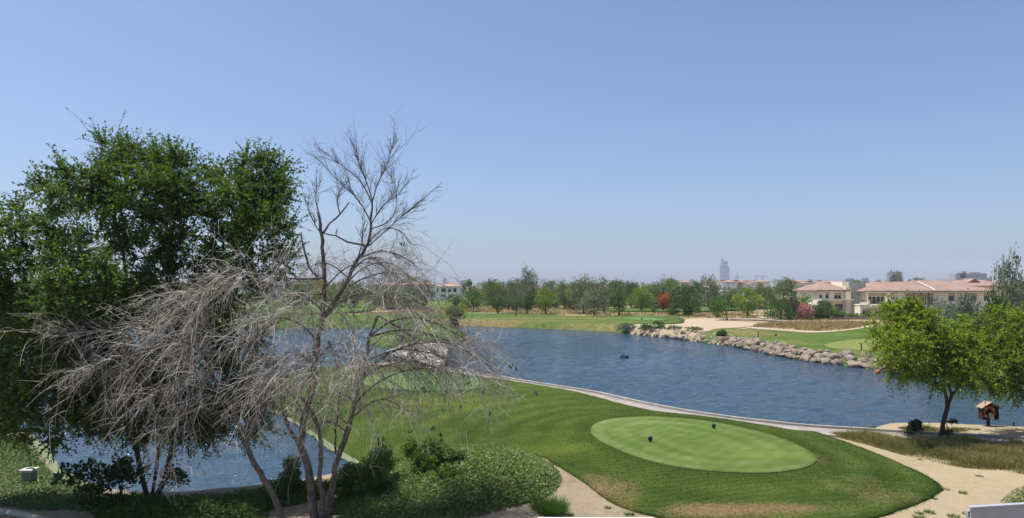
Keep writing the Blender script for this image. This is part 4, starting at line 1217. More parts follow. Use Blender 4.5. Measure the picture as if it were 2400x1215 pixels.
# clipped hedge on the garden wall
hd = empty('hedge', ((2022 - CX) * 142.2 / FPX, 142.2, 0)); kk = 142.2 / FPX; gg = np.random.default_rng(3)
n = 5200; P = np.column_stack([gg.uniform(-72*kk, 160*kk, n), gg.uniform(-.5, .6, n), CAMZ - (gg.uniform(735.5, 746, n) - HY) * kk])
V, F = leaf_quads(P, gg.normal(size=(n, 3)) + np.array([0, -.3, .4]), .22, .08)
link('foliage', make_mesh('foliage', V, F, False, {'tint': np.repeat(np.clip(gg.normal(.5, .18, n), 0, 1), 4)}), K['green'], hd)
mb = MB()
for xx in np.arange(-70*kk, 158*kk, .8): mb.tube([(xx, 0, 0), (xx + .05, 0, 1.5)], [.02, .012], 5)
mb.build('stems', m_barkdark, hd)
tag(hd, 'clipped green hedge along the top of the garden wall', 'hedge')

# dry tussocks: uncountable dead grass on the far banks
def tussocks(name, pts, mat, hgt, blades, label, cat, tint=(.45, .2), spread=.5, wid=.03, lean=.6, seed=5):
    g = np.random.default_rng(seed)
    pts = np.asarray(pts); n = len(pts) * blades
    P = np.repeat(pts, blades, 0) + np.column_stack([g.normal(size=(n, 2)) * spread * .25, np.zeros(n)])
    d = np.column_stack([g.normal(size=(n, 2)) * lean, np.ones(n)])
    L = hgt * g.uniform(.5, 1.25, n)
    d = unit(d); sd = unit(np.cross(d, g.normal(size=(n, 3))))
    w = wid * g.uniform(.6, 1.4, n)
    V = np.stack([P - sd * w[:, None], P + sd * w[:, None], P + d * L[:, None] - np.array([0, 0, .2]) * (L * np.hypot(d[:, 0], d[:, 1]))[:, None]], 1).reshape(-1, 3)
    per = np.clip(g.normal(tint[0], tint[1] * .6, len(pts)), 0, 1)
    tn = np.clip(np.repeat(per, blades) + g.normal(size=n) * tint[1] * .5, 0, 1)
    o = link(name, make_mesh(name, V, np.arange(n * 3).reshape(n, 3), False, {'tint': np.repeat(tn, 3)}), mat)
    tag(o, label, cat, kind='stuff')
    return o
def scatter(poly, n, seed):
    g = np.random.default_rng(seed); lo, hi = poly.min(0), poly.max(0); out = []
    while sum(map(len, out)) < n:
        q = g.uniform(lo, hi, (n * 2, 2)); out.append(q[inside(q, poly)])
    q = np.vstack(out)[:n]
    return np.column_stack([q, height(q)])
BED = catmull([un(*p, FB) for p in [(1755,767),(1800,760),(1850,757),(1920,755.5),(2000,756),(2060,759),(2050,765),(2005,771),(1960,775),(1905,776),(1860,773),(1800,769)]], True, 4)
q = scatter(BED, 620, 1)
tussocks('tussock_bed', q, L_dry, .55, 16, 'bed of dry golden tussocks behind the right fairway', 'dry grass', (.45, .3), .9, .06, .5)
BANK = catmull([un(*p, FB) for p in [(1105,733),(1200,735),(1300,738),(1400,741),(1500,739),(1580,741),(1640,745),(1700,747),(1790,745),(1860,752),(1950,756),(1990,753),(1900,743),(1780,733),(1650,735),(1500,734),(1400,732),(1330,722),(1250,724),(1110,722)]], True, 4)
tussocks('dry_scrub', scatter(BANK, 1500, 2), L_dry, .5, 9, 'patchy dry scrub below the far trees', 'dry grass', (.4, .4), 2.2, .10, .8)
EDGE = catmull([un(*p, WZ + .2) for p in [(1090,763),(1150,764),(1250,768),(1350,772),(1440,777),(1440,779),(1350,774.5),(1250,770.5),(1150,766.5),(1090,765.5)]], True, 4)
tussocks('bank_grass', scatter(EDGE, 1500, 3), L_grass, .5, 9, 'yellowing grass fringe along the far waterline', 'grass', (.45, .3), .8, .05, .6)
LROUGH = catmull([un(*p, FB) for p in [(300,742),(600,741),(900,735),(1080,733),(1095,724),(1000,728),(840,736),(600,744)]], True, 4)
tussocks('rough_grass', scatter(LROUGH, 1200, 4), L_dry, .6, 9, 'dry rough grass glimpsed behind the bare tree', 'dry grass', (.35, .4), 2.0, .1, .7)

# ------------------------------------------------------------------ boulders
m_rock, t, b = nt('pink_grey_boulder')
co = objco(t); oi = N(t, 'ShaderNodeObjectInfo').outputs['Random']
n1 = noise(t, 1.3, 6, .65, co); n2 = noise(t, 6, 5, .7, co)
f = mth(t, 'ADD', mth(t, 'MULTIPLY', n1, .55), mth(t, 'MULTIPLY', n2, .45))
ca = ramp(t, f, [(.36, (.075, .055, .04)), (.5, (.235, .175, .13)), (.68, (.41, .335, .265))])
cb_ = ramp(t, f, [(.36, (.08, .068, .054)), (.5, (.24, .205, .165)), (.68, (.42, .37, .305))])
c = mix(t, oi, ca, cb_)
sx = N(t, 'ShaderNodeSeparateXYZ'); t.links.new(pos(t), sx.inputs[0])
wet = mth(t, 'MULTIPLY_ADD', mth(t, 'ADD', sx.outputs[2], mth(t, 'MULTIPLY', n1, .25)), -5.0, -1.6, True)     # soaked foot of the stones
c = mix(t, mth(t, 'MULTIPLY', wet, .75), c, (.035, .032, .022))
t.links.new(c, b.inputs['Base Color']); b.inputs['Roughness'].default_value = .9; b.inputs['Specular IOR Level'].default_value = .15
bump(t, b, f, .8, .12)
m_redrock = surf('red_boulder', (.30, .115, .07), .9, .35, 1.5, .7, .08, .15, fine=6)
import bmesh
def boulder_mesh(seed, mat):
    g = np.random.default_rng(seed)
    bm = bmesh.new(); bmesh.ops.create_icosphere(bm, subdivisions=2, radius=1)
    V = np.array([v.co[:] for v in bm.verts])
    for _ in range(9):                                   # chip flat facets
        n_ = unit(g.normal(size=3)); d_ = g.uniform(.55, .85)
        s_ = V @ n_; m_ = s_ > d_
        V[m_] -= np.outer(s_[m_] - d_, n_) * .9
    V += g.normal(size=V.shape) * .03
    V *= np.array([1.0, g.uniform(.7, .95), g.uniform(.6, .85)])
    for v, c_ in zip(bm.verts, V): v.co = c_
    me = bpy.data.meshes.new('boulder'); bm.to_mesh(me); bm.free(); me.materials.append(mat)
    return me
BM = [boulder_mesh(900 + i, m_rock) for i in range(10)]; RBM = boulder_mesh(950, m_redrock)
SHORE = catmull([un(*p, WZ) for p in [(1478,781),(1500,784),(1560,791),(1640,801),(1700,809),(1780,824),(1850,839),(1920,849),(2000,859),(2090,869),(2160,878)]], False, 10)
sh = resample(SHORE, .55, False); sn = unit(np.gradient(sh, axis=0)); sn = np.stack([-sn[:, 1], sn[:, 0]], 1)
if sn[5][1] < 0: sn = -sn
g = np.random.default_rng(77)
for row, (off, zz, s0, s1, stp) in enumerate([(.0, -.60, .46, .85, .72), (.8, -.12, .46, .8, .74), (1.6, .2, .36, .66, .85)]):
    i = 0.0; cnt_ = 0
    while i < len(sh) - 1:
        j = int(i); sz = g.uniform(s0, s1)
        i += sz * stp * 1.75 / .55 * g.uniform(.85, 1.15)
        fr = j / len(sh)
        if row == 2 and g.random() < .2: continue
        o = bpy.data.objects.new('boulder', BM[g.integers(10)]); COL.objects.link(o)
        q = sh[j] + sn[j] * (off + g.normal() * .15)
        o.location = (q[0], q[1], zz + g.normal() * .07)
        o.scale = (sz * g.uniform(.9, 1.35), sz, sz * g.uniform(.85, 1.1)); o.rotation_euler = (g.normal() * .3, g.normal() * .3, g.uniform(0, 6.28))
        cnt_ += 1
        tag(o, '%s, %s from the silvery shrub' % (('boulder at the waterline of the far bank', 'boulder in the middle course of the far bank', 'smaller boulder on top of the far bank edging')[row], ordinal(cnt_)),
            'boulder', 'boulders edging the far bank')
for k, (px, py, sz) in enumerate([(2073,853,.55), (2066,848,.45), (2060,863,.4)]):
    q = un(px, py, WZ + .5)
    o = bpy.data.objects.new('red_boulder', RBM); COL.objects.link(o); o.location = (q[0], q[1] + .35, WZ + [.2, .6, .05][k]); o.scale = (sz, sz, sz); o.rotation_euler = (k, .2, k * 2.0)
    tag(o, ['rust-red boulder nearest the yellow-green tree', 'upper rust-red boulder beside the yellow-green tree', 'small rust-red boulder at the water beside the yellow-green tree'][k], 'boulder')
for k, (px, py, w) in enumerate([(1078, 794, .9), (1086, 791, .7), (1068, 797, .6)]):
    q = un(px, py, WZ + .25); o = bpy.data.objects.new('white_rock', BM[k]); COL.objects.link(o); o.location = (q[0], q[1], WZ + .2); o.scale = (w * 1.6, w, w * .5)
    tag(o, ['largest pale rock on the tip of the island', 'outermost pale rock on the tip of the island', 'smallest pale rock on the tip of the island'][k], 'rock')

# shrubs on the rocks
def rockbush(px, py, D, rx, rz, n, mat, label, size=.17, seed=1):
    bush('shrub', [(px, py, D, rx, rx * .7, rz)], n, size, mat, label, seed=seed)
rockbush(1466, 769, 117, 1.8, 1.0, 1500, K['blue'], 'silvery shrub at the left end of the boulder edging', seed=11)
rockbush(1540, 767, 112, 1.5, 1.2, 1600, K['dark'], 'dark green bush growing among the first boulders', seed=12)
rockbush(1508, 768, 114, 1.7, .5, 900, K['dark'], 'low dark scrub behind the first boulders, left of the bush', seed=13)
rockbush(1616, 773, 108, 2.0, .5, 1100, K['olive'], 'low brownish scrub on the bunker edge above the boulders', seed=14)
rockbush(1580, 770, 110, 1.2, .45, 600, K['dark'], 'small low scrub between the bush and the brownish scrub', seed=16)
rockbush(1690, 785, 97, .75, .8, 900, K['green'], 'upright green bush in front of the boulders below the bunker', seed=15)
rockbush(2060, 858, 69.5, .9, .4, 700, K['green'], 'low green weeds between boulders near the red rocks', .13, 17)
rockbush(1935, 833, 79, 1.2, .35, 700, K['olive'], 'weeds on top of the boulders at mid bank', .13, 18)
rockbush(1070, 735, 122, 2.2, 1.8, 2600, K['olive'], 'wide olive bush standing at the water left of the fairway', .2, 19)
bush('shrub', [(1070, 752, 122, 1.2, 1.0, 1.6)], 1500, .2, K['dark'], 'dark lower bush at the waterline below the olive bush', seed=20)
# drain pipe
dp = MB(); a = np.append(un(1590, 778, .1), .1) ; e = np.append(un(1583, 789.5, WZ), WZ - .1)
e[1] -= 1.2
dp.tube([a, e], [.16, .16], 8); o = dp.build('drain_pipe', m_rail); tag(o, 'dark drain pipe running down through the boulders', 'pipe')
dp = MB(); dp.tube([a + np.array([.5, 0, 0]), e + np.array([.5, 0, 0])], [.1, .1], 8); o = dp.build('drain_pipe', m_kerb); tag(o, 'thin pale pipe beside the dark drain pipe on the boulders', 'pipe')

# ------------------------------------------------------------------ near trees: branching skeletons
def grow_skeleton(stems, attr_pts, bf=.35, seg=.45, jit=.05, seed=1):
    """stems: list of polylines (first point = base). Attractors are joined one by one to the cheapest node; returns nodes, parents"""
    g = np.random.default_rng(seed)
    pos_, par, pl = [], [], []
    for s_ in stems:
        start = None
        s_ = np.asarray(s_, float)
        if pos_:
            d = np.linalg.norm(np.array(pos_) - s_[0], axis=1); j = int(d.argmin())
            if d[j] < .6: start = j
        for k, p_ in enumerate(resample(s_, .3, False)):
            if k == 0 and start is not None: prev = start; continue
            if k == 0: prev = -1
            pos_.append(p_); par.append(prev); pl.append(0 if prev < 0 else pl[prev] + np.linalg.norm(p_ - pos_[prev])); prev = len(pos_) - 1
    NP = np.zeros((len(pos_) + len(attr_pts) * 14, 3)); NL = np.zeros(len(NP)); n = len(pos_)
    NP[:n] = pos_; NL[:n] = pl
    tips = []
    base = NP[0]
    for a in attr_pts[np.argsort(np.linalg.norm(attr_pts - base, axis=1))]:
        d = np.linalg.norm(NP[:n] - a, axis=1)
        below = (NP[:n, 2] > a[2] + .4) * 1.2
        j = int((d + bf * NL[:n] + below).argmin())
        m = int(min(12, max(1, round(d[j] / seg))))
        st = NP[j].copy(); prev = j
        for k in range(1, m + 1):
            t_ = k / m
            p_ = st + (a - st) * t_ + (g.normal(size=3) * jit * d[j] * .5 if k < m else 0) + np.array([0, 0, .10 * d[j] * math.sin(math.pi * t_)])
            NP[n] = p_; NL[n] = NL[prev] + np.linalg.norm(p_ - NP[prev]); par.append(prev); prev = n; n += 1
        tips.append(prev)
    return NP[:n], np.array(par), tips

def skeleton_mesh(NP, par, rtip=.008, pw=2.35, k=6, rmax=.3):
    n = len(NP)
    cnt = np.zeros(n); ch = [[] for _ in range(n)]
    for i in range(n - 1, -1, -1):
        if par[i] >= 0: ch[par[i]].append(i)
    order = sorted(range(n), reverse=True)
    for i in order:
        if not ch[i]: cnt[i] = 1
        if par[i] >= 0: cnt[par[i]] += cnt[i]
    rad = np.minimum(rtip * cnt ** (1 / pw), rmax)
    Vs, Fs, off = [], [], 0
    def chain(i):
        c_ = [i]
        while ch[c_[-1]]:
            c_.append(max(ch[c_[-1]], key=lambda q: cnt[q]))
        return c_
    stack = [i for i in range(n) if par[i] < 0]
    while stack:
        s_ = stack.pop(); c_ = chain(s_)
        pre = [par[s_]] if par[s_] >= 0 else []
        idx = pre + c_
        for q in c_:
            m_ = max(ch[q], key=lambda w: cnt[w]) if ch[q] else None
            stack += [w for w in ch[q] if w != m_]
        if len(idx) < 2: continue
        r_ = rad[idx].copy()
        if pre: r_[0] = r_[1]
        V, F = tubes(NP[idx][None], r_[None], k if r_.max() > .02 else 4)
        Vs.append(V); Fs.append(F + off); off += len(V)
    return np.vstack(Vs), np.vstack(Fs), rad

def blob_points(bl, n, seed, ddepth=1.6, depth_k=.9):
    """attractors inside picture-placed blobs: (px, py, rx, ry[, depth])"""
    g = np.random.default_rng(seed)
    w = np.array([b_[2] * b_[3] for b_ in bl], float); w /= w.sum()
    out, cen = [], []
    for i in g.choice(len(bl), n, p=w):
        px, py, rx, ry, D = bl[i]
        v = unit(g.normal(size=3)) * g.uniform(.3, 1.0) ** .6
        c = at(px, py, D)
        q = c + np.array([v[0] * rx / FPX * D, v[1] * (rx + ry) / 2 / FPX * D * depth_k, v[2] * ry / FPX * D])
        out.append(q); cen.append(c)
    return np.array(out), np.array(cen)

def sprays(A, C, per, length, leaves, size, seed, upb=.35, spread=.8, droop=.12, wid=.36, K_=6):
    """leafy twigs growing outwards from attractors A around blob centres C"""
    g = np.random.default_rng(seed)
    n = len(A) * per
    base = np.repeat(A, per, 0) + g.normal(size=(n, 3)) * .06
    d = unit(unit(np.repeat(A - C, per, 0)) + g.normal(size=(n, 3)) * spread + np.array([0, 0, upb]))
    L = length * g.uniform(.5, 1.3, n)
    tt = np.linspace(0, 1, K_)
    bend = g.normal(size=(n, 3)) * .16
    P = base[:, None] + d[:, None] * (tt[None, :] * L[:, None])[..., None] + (bend[:, None] - np.array([0, 0, droop]))* ((tt**2)[None, :] * L[:, None])[..., None]
    TV, TF = tubes(P, np.linspace(.006, .002, K_)[None] * np.ones((n, 1)), 3)
    u = np.tile((np.arange(leaves) + .6) / leaves, n) + g.uniform(-.3, .3, n * leaves) / leaves
    u = np.clip(u, .02, 1); ti = np.repeat(np.arange(n), leaves)
    f = u * (K_ - 1); i0 = np.minimum(f.astype(int), K_ - 2); fr = (f - i0)[:, None]
    Q = P[ti, i0] * (1 - fr) + P[ti, i0 + 1] * fr
    ld = unit(d[ti] * .55 + g.normal(size=(len(ti), 3)) * .75 + np.array([0, 0, -.05]))
    Ls = size * g.uniform(.6, 1.35, len(ti))
    LV, LF = leaf_quads(Q, ld, Ls, Ls * wid * g.uniform(.8, 1.2, len(ti)), .3, 1.7)
    tint = np.clip(np.repeat(g.normal(.42, .15, n), leaves) + g.normal(size=len(ti)) * .13, 0, 1)
    return TV, TF, LV, LF, np.repeat(tint, 4)

def leafy_tree(name, base, stems, bl, natt, per, length, leaves, size, leafm, barkm, label, seed, ddepth=1.6, rtip=.010, rmax=.26, **kw):
    A, C = blob_points(bl, natt, seed, ddepth)
    base = np.asarray(base, float)
    NP_, par, tips = grow_skeleton(stems, A, seed=seed)
    V, F, rad = skeleton_mesh(NP_, par, rtip, rmax=rmax)
    rt = empty(name, base)
    link('trunk', make_mesh('trunk', V - base, F, True), barkm, rt)
    TV, TF, LV, LF, T = sprays(A, C, per, length, leaves, size, seed + 1, **kw)
    link('twigs', make_mesh('twigs', TV - base, TF, True), barkm, rt)
    link('crown', make_mesh('crown', LV - base, LF, False, {'tint': T}), leafm, rt)
    tag(rt, label, 'tree')
    return rt

def D_(bl, D): return [(*b_, D) if len(b_) == 4 else b_ for b_ in bl]
g = np.random.default_rng(5)
# A: the large leafy tree, stems rise from one foot at the lower left
A_bl = [(255,345,38,30),(300,365,45,35),(370,372,55,38),(430,372,38,35),(185,405,48,28),(125,432,38,18),(255,425,60,40),(330,440,60,40),(420,440,50,40),(210,485,45,35),(300,510,60,40),(390,520,55,40),(440,500,35,30),
        (240,560,50,28),(350,585,65,32),(430,585,45,35),
        (575,375,42,28),(630,390,34,28),(520,400,34,30),(550,440,50,38),(620,450,45,42),(655,430,18,22),(545,510,55,42),(620,530,50,40),(655,560,28,40),(530,580,50,35),(610,610,52,38),(660,620,22,30),(490,640,50,35),(565,660,45,30),
        (400,660,70,36),(300,665,55,32),(480,720,60,45),(390,760,70,45),(560,770,50,50),(470,830,65,50),(380,860,60,45),(555,860,45,50),(590,930,38,40),(520,930,50,45),(440,930,60,45),(340,950,50,40),(600,1000,20,32),(500,1000,35,30),(545,1010,20,30),(300,900,46,42),(262,930,40,38),(350,1010,40,25),(430,1010,45,30),(560,960,40,45),(622,900,22,40),(622,1035,12,20),(300,985,42,30),(470,985,40,35),(400,930,45,40)]
A_bl = [(x, y + (14 if y < 470 else 0), rx, ry, 24.6 + g.uniform(-1.3, 1.5)) for x, y, rx, ry in A_bl]
bA = at(352, 1185, 23.4); bA[2] = H1(bA[0], bA[1]) - .05
st = lambda pts, D0, D1: np.array([at(px, py, D0 + (D1 - D0) * i / (len(pts) - 1)) for i, (px, py) in enumerate(pts)])
S = [st([(352,1188),(330,1110),(318,1040),(312,960),(322,860),(350,760),(372,680),(392,600),(410,520),(400,440),(380,380)], 23.4, 24.8),
     st([(352,1188),(362,1130),(372,1060),(368,960),(350,860),(318,760),(300,680),(290,600),(270,520),(265,430),(262,360)], 23.4, 24.4),
     st([(352,1188),(385,1130),(402,1060),(412,980),(430,880),(470,780),(505,690),(545,600),(575,500),(585,420)], 23.4, 25.0),
     st([(322,860),(270,780),(220,700),(190,600),(180,520)], 24.0, 24.4)]
S[1][0] = S[0][0]; S[2][0] = S[0][0]; S[3][0] = S[0][4]
for s_ in S[:3]: s_[0][2] = bA[2]
leafy_tree('leafy_tree', bA, S, A_bl, 1000, 9, .80, 20, .088, L_near, m_barkdark, 'tall leafy green tree with several stems at the lower left of the lake', 11, upb=.4, spread=.62)
# B: the tree filling the left edge
B_bl = [(62,500,30,16),(25,540,32,14),(110,480,24,22),(125,540,22,36),(100,590,42,30),(35,615,42,32),(165,620,45,32),(230,650,45,30),(60,680,55,40),(150,690,60,40),(250,720,55,45),(30,760,60,45),(130,770,70,45),(230,800,65,45),(60,850,65,45),(160,860,70,45),
        (250,880,50,45),(20,930,60,45),(110,940,70,42),(200,960,55,38),(260,960,38,35),(40,1000,50,30),(150,1010,45,24),(230,1015,30,20),(-60,600,60,50),(-60,720,70,60),(-60,850,70,60),(-70,960,60,50)]
B_bl = [(x, y, rx, ry, 22.6 + g.uniform(-1.5, 1.5)) for x, y, rx, ry in B_bl]
bB = at(-70, 1130, 24.0); bB[2] = H1(bB[0], bB[1]) - .05
S = [st([(-70,1130),(-50,1030),(-20,930),(20,830),(50,720),(85,620),(110,520)], 24, 22.6), st([(-70,1130),(-40,1000),(40,920),(120,840),(170,740),(200,660)], 24, 22.6), st([(-70,1130),(-90,980),(-90,820),(-60,660)], 24, 22.4)]
for s_ in S: s_[0] = [bB[0], bB[1], bB[2]]
leafy_tree('leafy_tree', bB, S, B_bl, 700, 9, .78, 19, .088, L_near, m_barkdark, 'dense leafy green tree cut by the left picture edge', 21, upb=.35, spread=.65)
# right tree: yellow-green and feathery, forked above the path
C_bl = [(2110,730,34,26),(2150,735,36,26),(2090,770,40,28),(2160,770,46,30),(2075,800,30,26),(2130,810,50,32),(2200,800,48,34),(2240,770,30,24),(2100,840,36,26),(2160,850,52,30),(2230,840,50,34),(2120,875,34,20),(2190,885,50,22),(2255,875,34,26),(2280,820,30,26),(2065,812,20,14),(2285,890,28,18)]
C_bl = [(x, y, rx, ry, 33.2 + g.uniform(-1.6, 1.6)) for x, y, rx, ry in C_bl]
bC = at(2203, 1018, 33.6); bC[2] = H1(bC[0], bC[1]) - .1
S = [st([(2203,1022),(2212,985),(2222,950),(2232,925),(2250,905),(2262,880),(2270,840)], 33.6, 33.2), st([(2228,938),(2224,905),(2216,870),(2200,830),(2180,790)], 33.5, 33.2), st([(2222,950),(2214,915),(2206,885),(2160,850),(2120,800)], 33.5, 33.0)]
S[0][0][2] = bC[2]; S[1][0] = S[0][3]; S[2][0] = S[0][2]
leafy_tree('feathery_tree', bC, S, C_bl, 380, 9, .62, 13, .118, L_feather, m_barkdark, 'yellow-green feathery tree with forked trunk beside the lake path', 31, upb=.1, droop=.3, wid=.26, rtip=.012)
E_bl = [(2300,760,40,26),(2350,745,45,30),(2400,760,50,34),(2330,800,50,36),(2390,810,55,40),(2450,790,60,50),(2320,850,46,36),(2380,860,55,40),(2440,860,60,50),(2330,895,40,24),(2390,905,50,24),(2450,915,50,30),(2500,850,50,50)]
E_bl = [(x, y, rx, ry, 34.6 + g.uniform(-1.6, 1.6)) for x, y, rx, ry in E_bl]
bE = at(2475, 1022, 34.0); bE[2] = H1(bE[0], bE[1]) - .1
S = [st([(2475,1024),(2465,960),(2450,900),(2430,850),(2400,800)], 34, 34.6), st([(2450,900),(2400,860),(2350,820),(2330,780)], 34.2, 34.6)]
S[0][0][2] = bE[2]; S[1][0] = S[0][2]
leafy_tree('feathery_tree', bE, S, E_bl, 380, 9, .6, 13, .115, leafmat('olive_green_feathery_leaf', (.085, .120, .013), (.19, .25, .025), (.35, .41, .04), .38, .03), m_barkdark,
           'darker yellow-green tree cut by the right picture edge', 41, upb=.1, droop=.3, wid=.26, rtip=.012)

# ------------------------------------------------------------------ bare weeping trees
def bare_tree(name, base, stems, limbs, label, seed, upright=None, pods=None, dens=1.0):
    """stems: thick polylines with radii; limbs: arching polylines that carry drooping shoots; upright: fans of straight dark shoots"""
    g = np.random.default_rng(seed)
    base = np.asarray(base, float)
    rt = empty(name, base)
    mb = MB()
    for P, r0, r1 in stems:
        P = resample(catmull(P, False, 6), .18, False)
        w = g.normal(size=P.shape) * .012; w[0] = 0
        mb.tube(P + w - base, np.linspace(r0, r1, len(P)) * (1 + g.normal(size=len(P)) * .05), 9)
    mb.build('trunk', m_bark, rt, True)
    def shoots(starts, dirs, L, droop, K_=9, wob=.12, r0=.007, r1=.0025):
        n = len(starts); tt = np.linspace(0, 1, K_)
        b1 = g.normal(size=(n, 3)) * wob
        P = starts[:, None] + dirs[:, None] * (tt[None] * L[:, None])[..., None] + b1[:, None] * ((tt**2)[None] * L[:, None])[..., None]
        P[..., 2] -= (droop[:, None] * tt[None]**2 * L[:, None])
        kink = np.cumsum(np.cumsum(g.normal(size=P.shape) * .012, axis=1) * .55 + g.normal(size=P.shape) * .012, axis=1) * L[:, None, None]; P = P + kink - kink[:, :1]
        R_ = (r0 + (r1 - r0) * tt)[None] * np.ones((n, 1))
        return P, R_
    Vs, Fs, Ts, off = [], [], [], 0
    def put(P, R_, k=3):
        nonlocal off
        V, F = tubes(P, R_, k); Vs.append(V - base); Fs.append(F + off); off += len(V)
        Ts.append(np.repeat(np.clip(g.normal(.45, .28, len(P)), 0, 1), P.shape[1] * k))
    lm = MB()
    for P, r0, r1, ns, ln, dr, spread in limbs:
        ns = int(ns * dens)
        P = resample(catmull(P, False, 6), .15, False)
        P = P + np.cumsum(g.normal(size=P.shape) * .008, axis=0)
        lm.tube(P - base, np.linspace(r0, r1, len(P)), 6, False)
        T = unit(np.gradient(P, axis=0)); n = len(P)
        j = (n * (1 - g.random(ns) ** 1.3 * .85)).astype(int).clip(0, n - 1)
        d = unit(T[j] * .75 + g.normal(size=(ns, 3)) * spread * 1.35 + np.array([0, 0, .16]))
        L = ln * g.uniform(.45, 1.25, ns)
        P1, R1 = shoots(P[j], d, L, dr * g.uniform(.4, 1.5, ns), 10, .18, .0082, .0032)
        put(P1, R1)
        # side twigs
        m = 7; i = np.repeat(np.arange(ns), m); k_ = g.integers(2, 10, ns * m)
        tdir = unit(P1[i, np.minimum(k_ + 1, 9)] - P1[i, k_ - 1])
        d2 = unit(tdir + g.normal(size=(ns * m, 3)) * .75)
        P2, R2 = shoots(P1[i, k_], d2, L[i] * g.uniform(.18, .6, ns * m), .4 * g.uniform(-.3, 1.4, ns * m), 6, .2, .0058, .0024)
        put(P2, R2)
    lm.build('limbs', m_bark, rt, True)
    link('weeping_twigs', make_mesh('weeping_twigs', np.vstack(Vs), np.vstack(Fs), True, {'tint': np.concatenate(Ts)}), m_twig, rt)
    twv = np.vstack(Vs)
    if upright:
        Vs, Fs, Ts, off = [], [], [], 0
        for P, ns, ln, spread in upright:
            P = resample(catmull(P, False, 6), .15, False)
            put(P[None], np.linspace(.022, .006, len(P))[None], 5); ns = int(ns * 2.0)
            T = unit(np.gradient(P, axis=0)); n = len(P)
            j = (n * (1 - g.random(ns) * .85)).astype(int).clip(0, n - 1)
            d = unit(T[j] + g.normal(size=(ns, 3)) * spread)
            L = ln * g.uniform(.3, .95, ns)
            P1, R1 = shoots(P[j], d, L, np.full(ns, -.10), 10, .16, .006, .0025); put(P1, R1)
            m = 5; i = np.repeat(np.arange(ns), m); k_ = g.integers(2, 10, ns * m)
            tdir = unit(P1[i, np.minimum(k_ + 1, 9)] - P1[i, k_ - 1])
            P2, R2 = shoots(P1[i, k_], unit(tdir + g.normal(size=(ns * m, 3)) * .42), L[i] * g.uniform(.25, .7, ns * m), np.full(ns * m, -.1), 7, .14, .005, .002); put(P2, R2)
        link('upright_twigs', make_mesh('upright_twigs', np.vstack(Vs), np.vstack(Fs), True), m_twigdark, rt)
    if pods:
        for px, py, D in pods:
            c = at(px, py, D) - base
            c = twv[np.linalg.norm(twv - c, axis=1).argmin()] - np.array([0, 0, .05])
            mp_ = MB()
            for q in range(4):
                o = g.normal(size=3) * .03
                mp_.tube([c + o + [0, 0, .045], c + o, c + o - [0, 0, .05]], [.008, .02, .006], 5)
            mp_.build('seed_pod', m_rail, rt)
    tag(rt, label, 'tree')
    return rt

DM = 21.6
def sp(pts, d0=0.0, d1=0.0): return st(pts, DM + d0, DM + d1)
bM = at(746, 1222, DM); bM[2] = H1(bM[0], bM[1]) - .1
stM = [(sp([(742,1235),(733,1190),(722,1092),(704,1045),(708,1020),(713,975),(728,928),(738,857),(746,799),(756,740),(760,691),(760,630),(754,551),(747,498)], 0, .3), .135, .045),
       (sp([(748,1235),(757,1170),(749,1127),(751,1045),(741,990),(722,955),(704,930)], 0, -.6), .085, .05),
       (sp([(748,1238),(766,1205),(781,1131),(792,1076),(812,1021),(831,951),(843,896),(856,845),(866,790),(884,740)], .1, .6), .115, .04),
       (sp([(704,1045),(680,1010),(664,968),(655,930)], .1, -.5), .07, .03),
       (sp([(758,745),(780,715),(801,681),(823,640),(838,609),(860,578),(869,527),(873,473)], .2, .5), .075, .03),
       (sp([(754,551),(772,527),(797,502),(820,475)], .3, .3), .035, .018),
       (sp([(745,650),(722,620),(712,580),(706,545)], .2, 0), .04, .02),
       (sp([(861,577),(817,568),(790,555),(757,546)], .4, .2), .032, .022),
       (sp([(757,652),(720,654),(673,652),(630,648)], .3, -.3), .035, .018),
       (sp([(790,1076),(784,1040),(790,990),(795,930),(790,860),(770,800)], .3, 1.0), .035, .02)]
lbM = []
def lm_(pts, d0, d1, r0, r1, ns, ln, dr, spread): lbM.append((sp(pts, d0, d1), r0, r1, ns, ln, dr, spread))
# right-hand curtains
lm_([(831,951),(863,915),(905,888),(960,868),(1020,862)], .5, .3, .04, .012, 34, 1.5, .75, .42)
lm_([(843,896),(880,850),(940,815),(1010,800),(1090,810)], .6, -.3, .04, .012, 46, 1.7, .55, .38)
lm_([(866,790),(910,755),(970,745),(1040,765),(1110,805)], .6, .4, .036, .01, 46, 1.6, .5, .36)
lm_([(758,745),(810,700),(870,690),(930,710),(990,750)], .3, -.9, .036, .01, 40, 1.5, .6, .4)
lm_([(800,681),(860,650),(920,640),(980,655)], .4, 1.0, .03, .01, 30, 1.3, .4, .42)
lm_([(838,609),(890,590),(940,600),(985,630)], .5, .1, .026, .009, 26, 1.1, .5, .45)
lm_([(780,720),(800,740),(825,800),(835,860)], .3, -1.2, .028, .01, 34, 1.3, .7, .5)
lm_([(831,975),(870,945),(910,940),(950,965)], .4, -.6, .03, .009, 24, 1.1, .7, .42)
lm_([(884,740),(940,770),(1010,820),(1070,860)], .6, 1.2, .03, .01, 36, 1.5, .35, .36)
lm_([(866,790),(950,772),(1050,800),(1150,862)], .6, .1, .034, .008, 44, 1.2, .3, .36)
lm_([(856,845),(930,820),(1030,835),(1120,880)], .6, -.6, .034, .008, 40, 1.2, .3, .38)
lm_([(843,896),(900,860),(980,850),(1060,885)], .6, .9, .03, .008, 30, 1.2, .45, .4)
